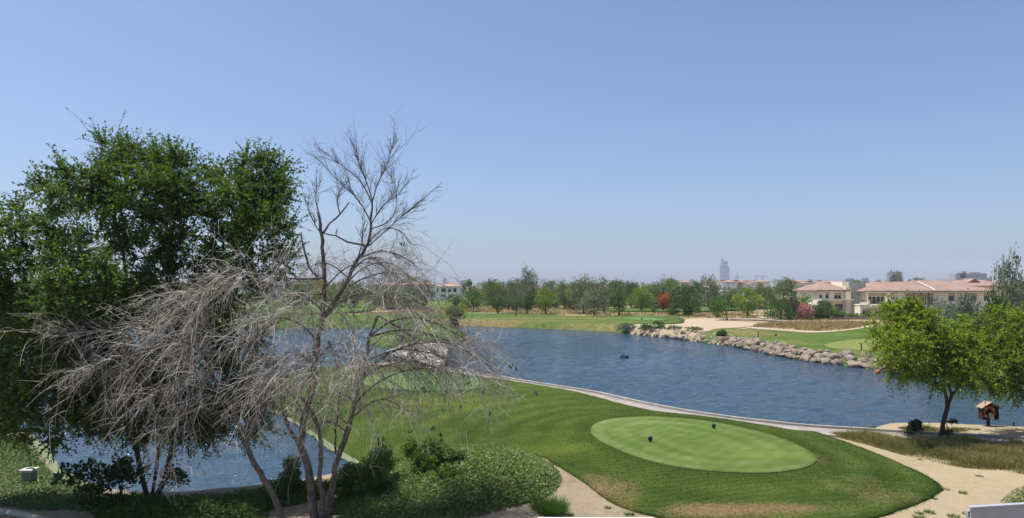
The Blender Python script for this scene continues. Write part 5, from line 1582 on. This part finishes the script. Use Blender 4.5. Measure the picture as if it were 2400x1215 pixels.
# centre and left curtains
lm_([(746,799),(700,760),(650,745),(600,760)], .2, -.8, .035, .01, 40, 1.5, .6, .42)
lm_([(713,975),(690,930),(650,900),(600,900)], .2, -.4, .03, .01, 34, 1.3, .5, .45)
lm_([(738,857),(700,830),(670,840),(640,880)], .1, -1.0, .03, .01, 32, 1.2, .6, .45)
lm_([(630,648),(580,640),(520,650),(460,690)], -.3, -.6, .022, .008, 36, 1.4, .5, .4)
lm_([(706,545),(680,570),(650,620),(630,680)], 0, -.3, .02, .007, 24, 1.2, .5, .45)
lm_([(756,740),(740,770),(735,830),(730,900)], .1, -1.4, .025, .008, 34, 1.2, .5, .55)
lm_([(760,691),(720,690),(670,700),(620,740)], .2, .9, .028, .009, 34, 1.4, .55, .42)
lm_([(655,930),(630,900),(600,910),(575,960)], -.5, -.8, .025, .008, 22, 1.1, .5, .42)
lm_([(770,800),(790,830),(820,900),(850,960)], 1.0, .6, .02, .008, 24, 1.1, .5, .5)
upM = [(sp([(873,473),(862,435),(844,390),(836,358)], .5, .5), 16, 1.0, .22), (sp([(873,473),(884,435),(904,392),(918,352)], .5, .7), 16, 1.0, .22),
       (sp([(869,527),(900,480),(935,455),(960,420)], .5, .3), 10, .9, .24), (sp([(862,578),(900,545),(945,505),(985,480)], .5, .9), 12, .9, .26), (sp([(940,508),(975,480),(1005,455),(1035,428)], .7, .9), 2, .4, .3),
       (sp([(869,520),(840,470),(800,430),(760,390)], .5, .1), 14, .9, .24), (sp([(873,480),(845,425),(790,380),(745,345)], .5, .8), 12, .9, .22), (sp([(747,498),(740,470),(742,440)], .3, .3), 8, .7, .4),
       (sp([(754,551),(735,520),(722,490)], .3, .2), 8, .7, .4), (sp([(797,502),(790,470),(800,440)], .3, .4), 8, .7, .35), (sp([(838,609),(850,560),(850,510)], .5, -.2), 10, .8, .35), (sp([(868,537),(910,520),(930,480),(925,430)], .5, -.4), 10, .9, .25)]
podM = [(1130,915,21.6),(1105,880,21.5),(1000,912,21.3),(992,905,21.2),(1006,740,22),(945,560,22),(1068,952,21.8),(1028,1000,21.5),(1037,1012,21.5),(1045,1020,21.6),(905,1026,21.4),(975,1008,21.4),(1205,858,21.8),(1199,868,21.8),(1250,902,21.9),(1098,895,21.5),(1153,968,21.6),(820,500,22),(885,1040,21.4),(1085,880,21.3),(1170,905,21.8)]
gq = np.random.default_rng(88)
for si, k0, k1, cnt in ((0, .42, .80, 9), (2, .4, .98, 8), (4, .1, .7, 5)):
    Pst = resample(catmull(stM[si][0], False, 6), .1, False)
    for q in range(cnt):
        s0 = Pst[int(len(Pst) * gq.uniform(k0, k1))]
        an = gq.uniform(0, 6.28); ln = gq.uniform(1.2, 2.4); d = np.array([math.cos(an), math.sin(an) * .8, 0])
        lbM.append((np.array([s0, s0 + d * ln * .35 + [0, 0, ln * .28], s0 + d * ln * .72 + [0, 0, ln * .30], s0 + d * ln + [0, 0, ln * .08]]), .026, .008, 20, 1.1, .6, .5))
bare_tree('bare_tree', bM, stM, lbM, 'bare grey tree with several stems and drooping twigs in front of the lake', 51, upM, podM, 1.1)

DL = 21.2
def sl(pts, d0=0.0, d1=0.0): return st(pts, DL + d0, DL + d1)
bL = at(664, 1236, DL); bL[2] = H1(bL[0], bL[1]) - .1
stL = [(sl([(664,1245),(655,1205),(640,1160),(612,1110),(594,1084),(575,1035),(556,985),(539,951),(520,918),(504,892),(490,857),(489,810),(480,760)], 0, .2), .105, .04),
       (sl([(575,1035),(600,990),(612,940),(610,890),(590,830),(580,760),(590,700)], .1, .7), .06, .025)]
lbL = []
def ll_(pts, d0, d1, r0, r1, ns, ln, dr, spread): lbL.append((sl(pts, d0, d1), r0, r1, ns, ln, dr, spread))
ll_([(490,857),(455,815),(414,799),(328,770),(240,775),(156,771)], .1, -.3, .036, .010, 70, 1.5, .35, .34)
ll_([(489,810),(430,800),(360,810),(280,830),(200,860)], .2, -.8, .034, .010, 70, 1.5, .45, .36)
ll_([(480,760),(440,745),(400,760),(340,800)], .2, .2, .028, .009, 50, 1.5, .5, .4)
ll_([(504,892),(470,880),(420,890),(360,930)], .1, -.7, .03, .009, 54, 1.3, .6, .42)
ll_([(480,760),(490,700),(530,660),(590,645)], .2, .1, .026, .009, 30, 1.2, .4, .45)
ll_([(485,780),(470,700),(440,680),(390,700)], .2, .6, .028, .009, 44, 1.4, .5, .4)
ll_([(539,951),(500,930),(460,950),(420,1000)], 0, -.5, .026, .008, 44, 1.2, .6, .45)
ll_([(590,830),(550,800),(500,800),(450,830)], .5, .0, .026, .009, 44, 1.3, .6, .42)
ll_([(590,700),(560,670),(500,680),(440,730)], .7, .2, .024, .008, 44, 1.4, .55, .4)
ll_([(590,700),(630,670),(680,680),(730,730)], .7, .9, .024, .008, 36, 1.3, .5, .42)
ll_([(504,892),(440,860),(360,850),(290,870)], .1, .5, .028, .009, 54, 1.4, .5, .4)
ll_([(594,1084),(570,1050),(545,1040),(515,1045)], 0, -.3, .016, .006, 10, .8, .4, .45)
ll_([(610,890),(640,850),(680,850),(710,890)], .3, -.6, .024, .008, 30, 1.2, .6, .45)
ll_([(360,930),(370,980),(390,1040),(400,1100)], -.7, -.8, .014, .006, 26, .9, .3, .5)
bare_tree('bare_tree', bL, stL, lbL, 'leaning bare tree with pale drooping twigs in front of the leafy trees', 61, dens=.66)

# ------------------------------------------------------------------ near shrubs, ground covers, grasses
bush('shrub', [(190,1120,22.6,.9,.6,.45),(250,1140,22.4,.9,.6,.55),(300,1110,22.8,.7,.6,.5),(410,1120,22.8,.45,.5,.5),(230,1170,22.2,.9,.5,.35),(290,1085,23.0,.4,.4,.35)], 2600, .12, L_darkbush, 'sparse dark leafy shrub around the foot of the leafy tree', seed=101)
bush('shrub', [(672,1105,24.6,.55,.5,.5),(650,1150,24.2,.6,.5,.45),(690,1130,24.4,.5,.5,.5)], 4200, .085, L_bush, 'round green shrub between the two bare trees at the pond', seed=102)
bush('shrub', [(850,1110,23.9,.8,.7,.75),(890,1085,24.6,.7,.7,.6),(820,1150,23.4,.6,.5,.6),(880,1140,23.6,.6,.5,.6)], 9000, .08, L_bush, 'large green shrub at the right of the bare stems', seed=103)
bush('shrub', [(965,1065,25.0,.55,.5,.5),(1015,1062,25.2,.6,.5,.55),(1060,1075,25.0,.45,.5,.45),(990,1090,24.6,.5,.4,.4)], 8000, .08, L_bush, 'dark-bottomed green shrub at the top of the ground cover', seed=104)
bush('shrub', [(1050,1125,23.8,.45,.4,.45),(1045,1165,23.4,.42,.4,.4)], 4200, .08, L_bush, 'single upright shrub in the middle of the ground cover', seed=105)

def cover(name, poly, n, size, mat, thick, label, cat, seed, lift=.02, flowers=0.0):
    g = np.random.default_rng(seed)
    q = scatter(poly, n, seed)
    thin = np.clip(edge_dist(q[:, :2], poly) / .5, .15, 1)
    P = q.copy(); P[:, 2] += lift + g.random(n) * thick * thin
    P[:, 2] += .22 * thick * (vnoise(P[:, 0] * 2.2, P[:, 1] * 2.2) - .3) * thin * 2
    L = size * g.uniform(.6, 1.4, n)
    V, F = leaf_quads(P, g.normal(size=(n, 3)) * np.array([.8, .8, .4]) + np.array([0, 0, .2]), L, L * g.uniform(.28, .42, n), .3, 2.2)
    patch = vnoise(P[:, 0] * .9 + 5, P[:, 1] * .9)
    tn = np.clip(g.normal(.42, .2, n) + (patch - .5) * .35, 0, 1)
    if flowers: tn[g.random(n) < flowers] = 1.0
    o = link(name, make_mesh(name, V, F, False, {'tint': np.repeat(tn, 4)}), mat)
    tag(o, label, cat, kind='stuff')
    return o
CV = catmull([un(*p, .25) for p in [(800,1140),(860,1095),(930,1078),(1000,1056),(1060,1043),(1130,1038),(1192,1044),(1246,1064),(1292,1098),(1314,1136),(1288,1172),(1240,1190),(1180,1203),(1120,1215),(1000,1228),(880,1222),(800,1212),(775,1180)]], True, 4)
cover('ground_cover', CV, 70000, .085, L_cover, .22, 'thick carpet of small-leaved ground cover on the mound', 'ground cover', 201)
CL = catmull([un(*p, 0) for p in [(-120,1020),(0,1025),(60,1030),(95,1062),(130,1100),(170,1138),(255,1166),(330,1180),(330,1200),(230,1205),(150,1196),(90,1198),(0,1190),(-140,1180)]], True, 4)
cover('ground_cover', CL, 30000, .075, leafmat('creeping_cover_leaf', (0.049, 0.091, 0.028), (0.098, 0.175, 0.050), (0.182, 0.280, 0.091), .28, .04), .12, 'creeping green ground cover around the small white-capped post', 'ground cover', 202)
CD = catmull([un(*p, 0) for p in [(250,1172),(330,1180),(420,1180),(480,1176),(560,1168),(640,1160),(720,1150),(790,1135),(770,1165),(720,1180),(640,1195),(600,1230),(380,1235),(230,1230)]], True, 4)
cover('ground_cover', CD, 22000, .08, L_bush, .4, 'dark green ground cover along the near pond edge below the bare trees', 'ground cover', 203)

def blades(name, poly, n, hgt, mat, label, cat, seed, tint=(.5, .25), wid=.006, lean=.35, tintfun=None, thick=1.0):
    g = np.random.default_rng(seed)
    q = scatter(poly, n, seed)
    cl = vnoise(q[:, 0] * 1.3 + 2, q[:, 1] * 1.3)
    keep = g.random(n) < np.clip(cl * 2.2 - .25, .12, 1); q = q[keep]; cl = cl[keep]; n = len(q)
    thin = np.clip(edge_dist(q[:, :2], poly) / .6, .3, 1)
    L = hgt * g.uniform(.4, 1.2, n) * (.55 + cl * .8) * thin
    d = unit(np.column_stack([g.normal(size=(n, 2)) * lean, np.ones(n)]))
    sd = unit(np.cross(d, g.normal(size=(n, 3))))
    w = wid * g.uniform(.7, 1.5, n)
    mid = q + d * (L * .55)[:, None]; tip = q + d * L[:, None] + np.column_stack([d[:, :2] * (L * .35)[:, None], -.1 * L])
    V = np.stack([q - sd * w[:, None], q + sd * w[:, None], mid + sd * (w * .8)[:, None], tip, mid - sd * (w * .8)[:, None]], 1).reshape(-1, 3)
    i = np.arange(n)[:, None] * 5
    tn = np.clip(g.normal(tint[0], tint[1], n) + (tintfun(q) if tintfun is not None else 0), 0, 1)
    o = link(name, make_mesh(name, V, [i + np.array([[0, 1, 2, 4]]), i + np.array([[4, 2, 3]])], False, {'tint': np.repeat(tn, 5)}), mat)
    tag(o, label, cat, kind='stuff')
    return o
GR = catmull([un(*p, 0) for p in [(1925,1012),(1980,1018),(2050,1022),(2130,1030),(2200,1032),(2300,1034),(2420,1046),(2440,1100),(2400,1112),(2350,1105),(2270,1098),(2200,1085),(2130,1070),(2060,1050),(1990,1032),(1940,1022)]], True, 4)
blades('long_grass', GR, 52000, .46, L_grass, 'long dry and green grass between the sandy path and the buggy path', 'grass', 301, (.34, .22), .008, .4,
       lambda q: .40 * sstep(34.5, 31.5, -q[:, 1] + 62) * 0 + .45 * (vnoise(q[:, 0] * .45 + 4, q[:, 1] * .45) - .42) + .10 * sstep(20, 26, q[:, 0]))
GR2 = catmull([un(*p, 0) for p in [(1975,994),(2000,990),(2040,992),(2050,998),(2010,998),(1980,997)]], True, 4)
blades('long_grass', GR2, 2400, .5, L_greengrass, 'olive grass tuft on the lake side of the kerb', 'grass', 302, (.5, .2), .008, .5)
GR3 = catmull([un(*p, 0) for p in [(2105,1004),(2150,999),(2210,1002),(2270,1004),(2300,1008),(2240,1012),(2150,1010)]], True, 4)
blades('long_grass', GR3, 5000, .32, L_grass, 'low mixed grass on the sandy verge left of the life-ring box', 'grass', 303, (.3, .2), .007, .5)
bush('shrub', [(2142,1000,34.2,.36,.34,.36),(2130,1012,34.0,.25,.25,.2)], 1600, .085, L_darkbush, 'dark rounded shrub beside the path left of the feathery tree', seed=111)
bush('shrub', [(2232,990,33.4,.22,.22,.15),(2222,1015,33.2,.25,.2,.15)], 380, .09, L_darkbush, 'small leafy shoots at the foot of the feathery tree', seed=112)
g = np.random.default_rng(9)
def tuft(px, py, r, hgt, nb, label, mat=L_greengrass, tint=(.45, .2), group=None):
    c = ung(px, py); rt_n = int(nb)
    a = g.uniform(0, 6.28, rt_n); rr = r * np.sqrt(g.random(rt_n)) * .8
    P = np.column_stack([np.cos(a) * rr, np.sin(a) * rr, np.zeros(rt_n) - .01])
    d = unit(np.column_stack([np.cos(a) * rr / r * 1.1 + g.normal(size=rt_n) * .35, np.sin(a) * rr / r * 1.1 + g.normal(size=rt_n) * .35, np.full(rt_n, .9)]))
    L = hgt * g.uniform(.5, 1.2, rt_n); sd = unit(np.cross(d, g.normal(size=(rt_n, 3)))) * .008
    V = np.stack([P - sd, P + sd, P + d * L[:, None]], 1).reshape(-1, 3)
    o = link('grass_tuft', make_mesh('grass_tuft', V, np.arange(rt_n * 3).reshape(-1, 3), False, {'tint': np.repeat(np.clip(g.normal(*tint, rt_n), 0, 1), 3)}), mat, None, c)
    tag(o, label, 'grass tuft', group)
tuft(1290, 1196, .55, .5, 1500, 'bushy green grass tuft at the edge of the dirt patch')
for px, py, r, h, lb in [(2257,1157,.16,.14,'small green tuft in the middle of the sandy path'),(2178,1203,.18,.15,'spiky green tuft near the bottom of the sandy path'),(2155,1205,.12,.12,'smaller tuft left of the spiky bottom tuft'),
        (2115,1065,.16,.08,'flat weed patch in the upper sandy path'),(2073,1050,.16,.07,'flat weed patch higher on the sandy path, nearer the lake'),(2157,1078,.12,.06,'tiny brown-green weed below the long grass'),
        (2235,1212,.2,.14,'weed cut by the bottom edge beside the grey fence'),(2267,1206,.14,.1,'low weed just left of the grey fence'),(2215,1148,.18,.08,'weed creeping from the lawn corner onto the sand'),
        (2295,1117,.16,.08,'thin weed at the right of the sandy path'),(2135,1184,.12,.1,'tiny weed below the lawn corner'),(2190,1170,.1,.07,'dot-like weed beside the lawn corner'),
        (1424,1192,.12,.1,'tiny weed on the dirt patch'),(1475,1208,.16,.16,'weed at the lawn edge in the bottom dirt patch'),(1335,1208,.14,.1,'low weed in front of the bushy tuft'),(2155,1215,.22,.16,'weed at the very bottom of the sandy path')]:
    tuft(px, py, r, h, 120, lb)
GR4 = catmull([un(*p, 0) for p in [(2330,1190),(2355,1165),(2385,1145),(2460,1130),(2500,1215),(2330,1215)]], True, 4)
blades('short_grass', GR4, 9000, .10, L_greengrass, 'short green grass corner behind the grey fence', 'grass', 304, (.35, .2), .008, .5)
# ragged blades along the lawn rim
rim = resample(LAWN, .05); rim = rim[(rim[:, 1] < 38)]
rim = np.repeat(rim, 4, 0) + g.normal(size=(len(rim) * 4, 2)) * .05
P = np.column_stack([rim, height(rim) + .03]); n = len(P)
d = unit(np.column_stack([g.normal(size=(n, 2)) * .8, np.ones(n)])); sd = unit(np.cross(d, g.normal(size=(n, 3)))) * .007
V = np.stack([P - sd, P + sd, P + d * g.uniform(.04, .11, (n, 1))], 1).reshape(-1, 3)
o = link('grass_fringe', make_mesh('grass_fringe', V, np.arange(n * 3).reshape(-1, 3), False, {'tint': np.repeat(np.clip(g.normal(.35, .2, n), 0, 1), 3)}), L_greengrass)
tag(o, 'ragged grass fringe along the rim of the near lawn', 'grass', kind='stuff')

# short blades standing out of the mown rough
L_lawn = leafmat('mown_blade', (.030, .058, .009), (.070, .120, .018), (.155, .21, .04), .3, .02)
near = LAWN[LAWN[:, 1] < 200]
q = scatter(near, 150000, 401); q = q[(q[:, 1] < 52)]; q = q[sdist(q[:, :2], TEE) < -.05]
fall = np.clip((26.0 / q[:, 1]) ** 2, .2, 1); q = q[g.random(len(q)) < fall]
n = len(q); q[:, 2] += .065
d = unit(np.column_stack([g.normal(size=(n, 2)) * .8, np.ones(n)])); sd = unit(np.cross(d, g.normal(size=(n, 3)))) * g.uniform(.008, .02, (n, 1))
V = np.stack([q - sd, q + sd, q + d * g.uniform(.025, .06, (n, 1))], 1).reshape(-1, 3)
pt = vnoise(q[:, 0] * .8, q[:, 1] * .8) * .5 - .25
dryb = blobs([(1420,1165,1.2,1.0,.75),(1640,1207,1.1,.6,.75),(1760,1210,1.9,.5,.7),(1900,1206,2,.4,.35)])(q[:, :2])
keep = g.random(n) > dryb * .8
V = V.reshape(n, 3, 3)[keep].reshape(-1, 3); tn = np.clip(g.normal(.4, .22, n) + pt, 0, 1)[keep]; n = len(tn)
o = link('mown_grass', make_mesh('mown_grass', V, np.arange(n * 3).reshape(-1, 3), False, {'tint': np.repeat(tn, 3)}), L_lawn)
tag(o, 'short grass blades standing over the near lawn', 'grass', kind='stuff')

# ------------------------------------------------------------------ small things
m_marker = surf('navy_marker_paint', (.012, .016, .03), .4, .1, 8, 0, spec=.4)
def tee_marker(px, py, label):
    c = ung(px, py, .1); rt = empty('tee_marker', (c[0], c[1], c[2] + .09))
    mb = MB(); bm_h = 16
    for i in range(7):
        pass
    th = np.linspace(.25, np.pi, 9); prof = [(.10 * math.sin(a), .15 + .12 * -math.cos(a)) for a in th]
    V = [(r * math.cos(q), r * math.sin(q) * .8, z) for r, z in prof for q in np.arange(bm_h) * 2 * math.pi / bm_h]
    F = [(i * bm_h + j, i * bm_h + (j + 1) % bm_h, (i + 1) * bm_h + (j + 1) % bm_h, (i + 1) * bm_h + j) for i in range(8) for j in range(bm_h)]
    mb.add(V, F).build('marker_head', m_marker, rt, True)
    MB().tube([(0, 0, -.06), (0, 0, .03), (0, 0, .06)], [.055, .05, .03], 12).build('marker_foot', m_marker, rt)
    tag(rt, label, 'tee marker', 'tee markers')
tee_marker(1524, 1036, 'dark round tee marker on the left half of the oval tee')
tee_marker(1673, 1005, 'dark round tee marker near the far edge of the oval tee')
m_stake = surf('red_stake_paint', (.16, .035, .022), .7, .2, 5, 0)
m_rust = surf('weathered_pink_stake', (.42, .19, .14), .7, .2, 5, 0)
def stake(px, py, h, mat, label, lean=(0, 0), w=.06, name='marker_stake'):
    c = ung(px, py)
    o = MB().bar((0, 0, -.15), (lean[0], lean[1], h), w).bar((lean[0] * .98, lean[1] * .98, h), (lean[0] * 1.04, lean[1] * 1.04, h + .03), w * .7).build(name, mat, None, False, c); tag(o, label, 'stake')
stake(888, 1048, .42, m_stake, 'dark red stake on the lawn above the shrubs', (-.03, 0), .06)
stake(119, 1142, .36, m_rust, 'leaning pinkish stake beside the white-capped post', (.14, .0), .06)
stake(1777, 794, .9, m_stake, 'thin dark stake on the right fairway above the boulders', w=.10)
stake(2019, 824, .8, m_rail, 'thin dark stake on the right bank near the feathery tree', w=.09)
stake(1818, 789, .3, m_rail, 'short dark marker on the right fairway', w=.22)
stake(1504, 751, .4, m_rail, 'short dark marker on the pale far tee patch', w=.3)
stake(2360, 996, .46, m_rail, 'dark iron stake right of the life-ring box', w=.055)
stake(2374, 1000, .22, m_rail, 'short black stub right of the iron stake', (.05, 0), .06)
stake(1209, 741.5, .5, m_rail, 'short dark marker on the far bank tee strip', w=.3)

# utility post with pale cap
c = ung(69, 1132); up_ = empty('utility_post', c)
m_conc = surf('pale_concrete', (.50, .49, .46), .85, .12, 4, .3, .01, .2); m_concdark = surf('greenish_concrete', (.20, .205, .17), .9, .2, 4, .4, .01, .2)
MB().box(-.17, .17, -.17, .17, -.1, .44).build('pedestal', m_concdark, up_)
cp = MB().box(-.24, .24, -.24, .24, .443, .52).build('cap', m_conc, up_)
MB().box(-.09, .09, -.07, .07, .522, .56).build('lid_handle', m_concdark, cp)
tag(up_, 'small concrete post with a pale square cap in the ground cover', 'utility post')

# life-ring box on a post
c = ung(2316, 998); lr = empty('life_ring_box', c); k_ = c[1] / FPX
m_wood = surf('red_brown_wood', (.05, .022, .015), .75, .25, 3, .3, .01, .2); m_roofw = surf('weathered_roof_board', (.30, .215, .15), .8, .2, 3, .3, .01, .2)
m_ring = surf('faded_orange_ring', (.50, .10, .035), .6, .15, 4, 0); m_cloth = surf('grey_white_cloth', (.42, .41, .38), .9, .12, 6, .4, .02, .1)
MB().box(-.06, .06, -.05, .05, -.2, .38).build('post', m_wood, lr)
bx = MB().box(-.42, .42, .10, .14, .34, .98)
bx.box(-.42, -.37, -.20, .10, .34, 1.0).box(.37, .42, -.20, .10, .34, 1.0).box(-.37, .37, -.20, .10, .34, .38)
bx.add([(-.42, .10, .98), (.42, .10, .98), (0, .10, 1.2), (-.42, .14, .98), (.42, .14, .98), (0, .14, 1.2)], [(0, 1, 2), (3, 5, 4), (0, 2, 5, 3), (1, 4, 5, 2)])
bx.build('box', m_wood, lr)
for sgn in (-1, 1):
    MB().add([(0, -.30, 1.27), (0, .24, 1.27), (sgn * .50, .24, .965), (sgn * .50, -.30, .965), (0, -.30, 1.23), (0, .24, 1.23), (sgn * .50, .24, .925), (sgn * .50, -.30, .925)],
             [(0, 1, 2, 3), (7, 6, 5, 4), (0, 3, 7, 4), (3, 2, 6, 7), (2, 1, 5, 6)]).build('roof_board', m_roofw, lr)
a = np.arange(28) * 2 * np.pi / 28; pb = np.arange(10) * 2 * np.pi / 10
V = [((.26 + .075 * math.cos(q)) * math.cos(p_), -.06 + .075 * math.sin(q), .70 + (.26 + .075 * math.cos(q)) * math.sin(p_)) for p_ in a for q in pb]
F = [(i * 10 + j, i * 10 + (j + 1) % 10, ((i + 1) % 28) * 10 + (j + 1) % 10, ((i + 1) % 28) * 10 + j) for i in range(28) for j in range(10)]
ring = MB().add(V, F).build('life_ring', m_ring, lr, True)
for q in (45, 135, 225, 315):
    aa = [R(q - 8 + 4 * i) for i in range(5)]
    MB().tube([(.26 * math.cos(x), -.06, .70 + .26 * math.sin(x)) for x in aa], [.079] * 5, 10, False).build('band', m_conc, ring)
cl = MB(); n_ = 9
prof = [(.02, .72, .03), (.0, .66, .10), (.03, .56, .12), (.07, .45, .13), (.11, .36, .12), (.13, .30, .07)]
for (cx_, z_, w_) in prof: pass
V = [(cx_ + w_ * math.cos(q * 2 * math.pi / n_), -.18 + w_ * .45 * math.sin(q * 2 * math.pi / n_), z_) for cx_, z_, w_ in prof for q in range(n_)]
F = [(i * n_ + j, i * n_ + (j + 1) % n_, (i + 1) * n_ + (j + 1) % n_, (i + 1) * n_ + j) for i in range(len(prof) - 1) for j in range(n_)]
cl.add(V, F + [list(range(n_))[::-1], [(len(prof) - 1) * n_ + j for j in range(n_)]]).build('rope_bag', m_cloth, lr, True)
tag(lr, 'roofed wooden box on a post holding an orange life ring', 'life ring box')

# floating tyre-like buoy
c = un(1463, 838, WZ); m_rub = surf('black_rubber', (.012, .012, .013), .6, .2, 5, 0)
V = [((.36 + .14 * math.cos(q)) * math.cos(p_), (.36 + .14 * math.cos(q)) * math.sin(p_) * 1.0, .06 + .14 * math.sin(q)) for p_ in a for q in pb]
fl = MB().add(V, F0 := [(i * 10 + j, ((i + 1) % 28) * 10 + j, ((i + 1) % 28) * 10 + (j + 1) % 10, i * 10 + (j + 1) % 10) for i in range(28) for j in range(10)]).build('floating_tyre', m_rub, None, True, (c[0], c[1], WZ + .02))
fl.rotation_euler = (R(6), 0, 0)
tag(fl, 'black tyre floating in the middle of the lake', 'tyre')

# grey board fence, lower right
m_fence = surf('grey_fence_paint', (.33, .34, .365), .6, .07, 2, .15, .005, .3)
fy = 17.0; kf = fy / FPX
fx0 = (2276 - CX) * kf
fe = empty('board_fence', (fx0, fy, 0), R(10))
ztop = CAMZ - (1192 - HY) * kf; zg = -.1
bw = .41
for i in range(9):
    dz = 0
    MB().box(i * bw + .0015, (i + 1) * bw - .0015, .0, .03, zg, ztop + dz).build('fence_board', m_fence, fe)
MB().box(0, 9 * bw, .034, .09, ztop - .35, ztop - .25).build('rail', m_fence, fe)
MB().box(0, 9 * bw, .034, .09, zg + .4, zg + .5).build('rail', m_fence, fe)
for i in range(0, 10, 3): MB().box(i * bw, i * bw + .08, .094, .17, zg, ztop - .1).build('post', m_fence, fe)
MB().box(-.03, 9 * bw + .03, -.03, .10, ztop + .003, ztop + .035).build('cap_rail', m_fence, fe)
tag(fe, 'grey vertical board fence at the lower right corner', 'fence')

# boundary wall whose white coping just shows at the bottom, and two pale kerb pieces
wy0 = 16.5; kw_ = wy0 / FPX
bw_ = empty('boundary_wall', ((1395 - CX) * kw_, wy0, 0)); zt = CAMZ - (1212.6 - HY) * (wy0 + .23) / FPX
MB().box(-132 * kw_, 138 * kw_, 0, .2, -.1, zt - .06).build('wall_panel', m_white, bw_)
MB().box(-134 * kw_, 140 * kw_, -.03, .23, zt - .057, zt).build('coping', m_frame, bw_)
tag(bw_, 'low white boundary wall peeping in at the bottom edge', 'wall')
pts = np.array([np.append(un(px, py, .1), .1) for px, py in [(-60,1196),(-20,1199),(25,1203),(60,1209),(90,1216),(130,1228)]])
o = MB().tube(resample(catmull(pts, False, 5), .15, False), [.11], 10).build('edging_log', m_kerb, None, True); tag(o, 'pale rounded concrete edging at the lower left corner', 'edging')
pts = np.array([np.append(un(px, py, .08), .08) for px, py in [(780,1214),(820,1211.5),(862,1211)]])
o = MB().tube(resample(pts, .2, False), [.07], 8).build('edging_stone', m_kerb, None, True); tag(o, 'short pale kerb stone at the foot of the bare tree', 'edging')
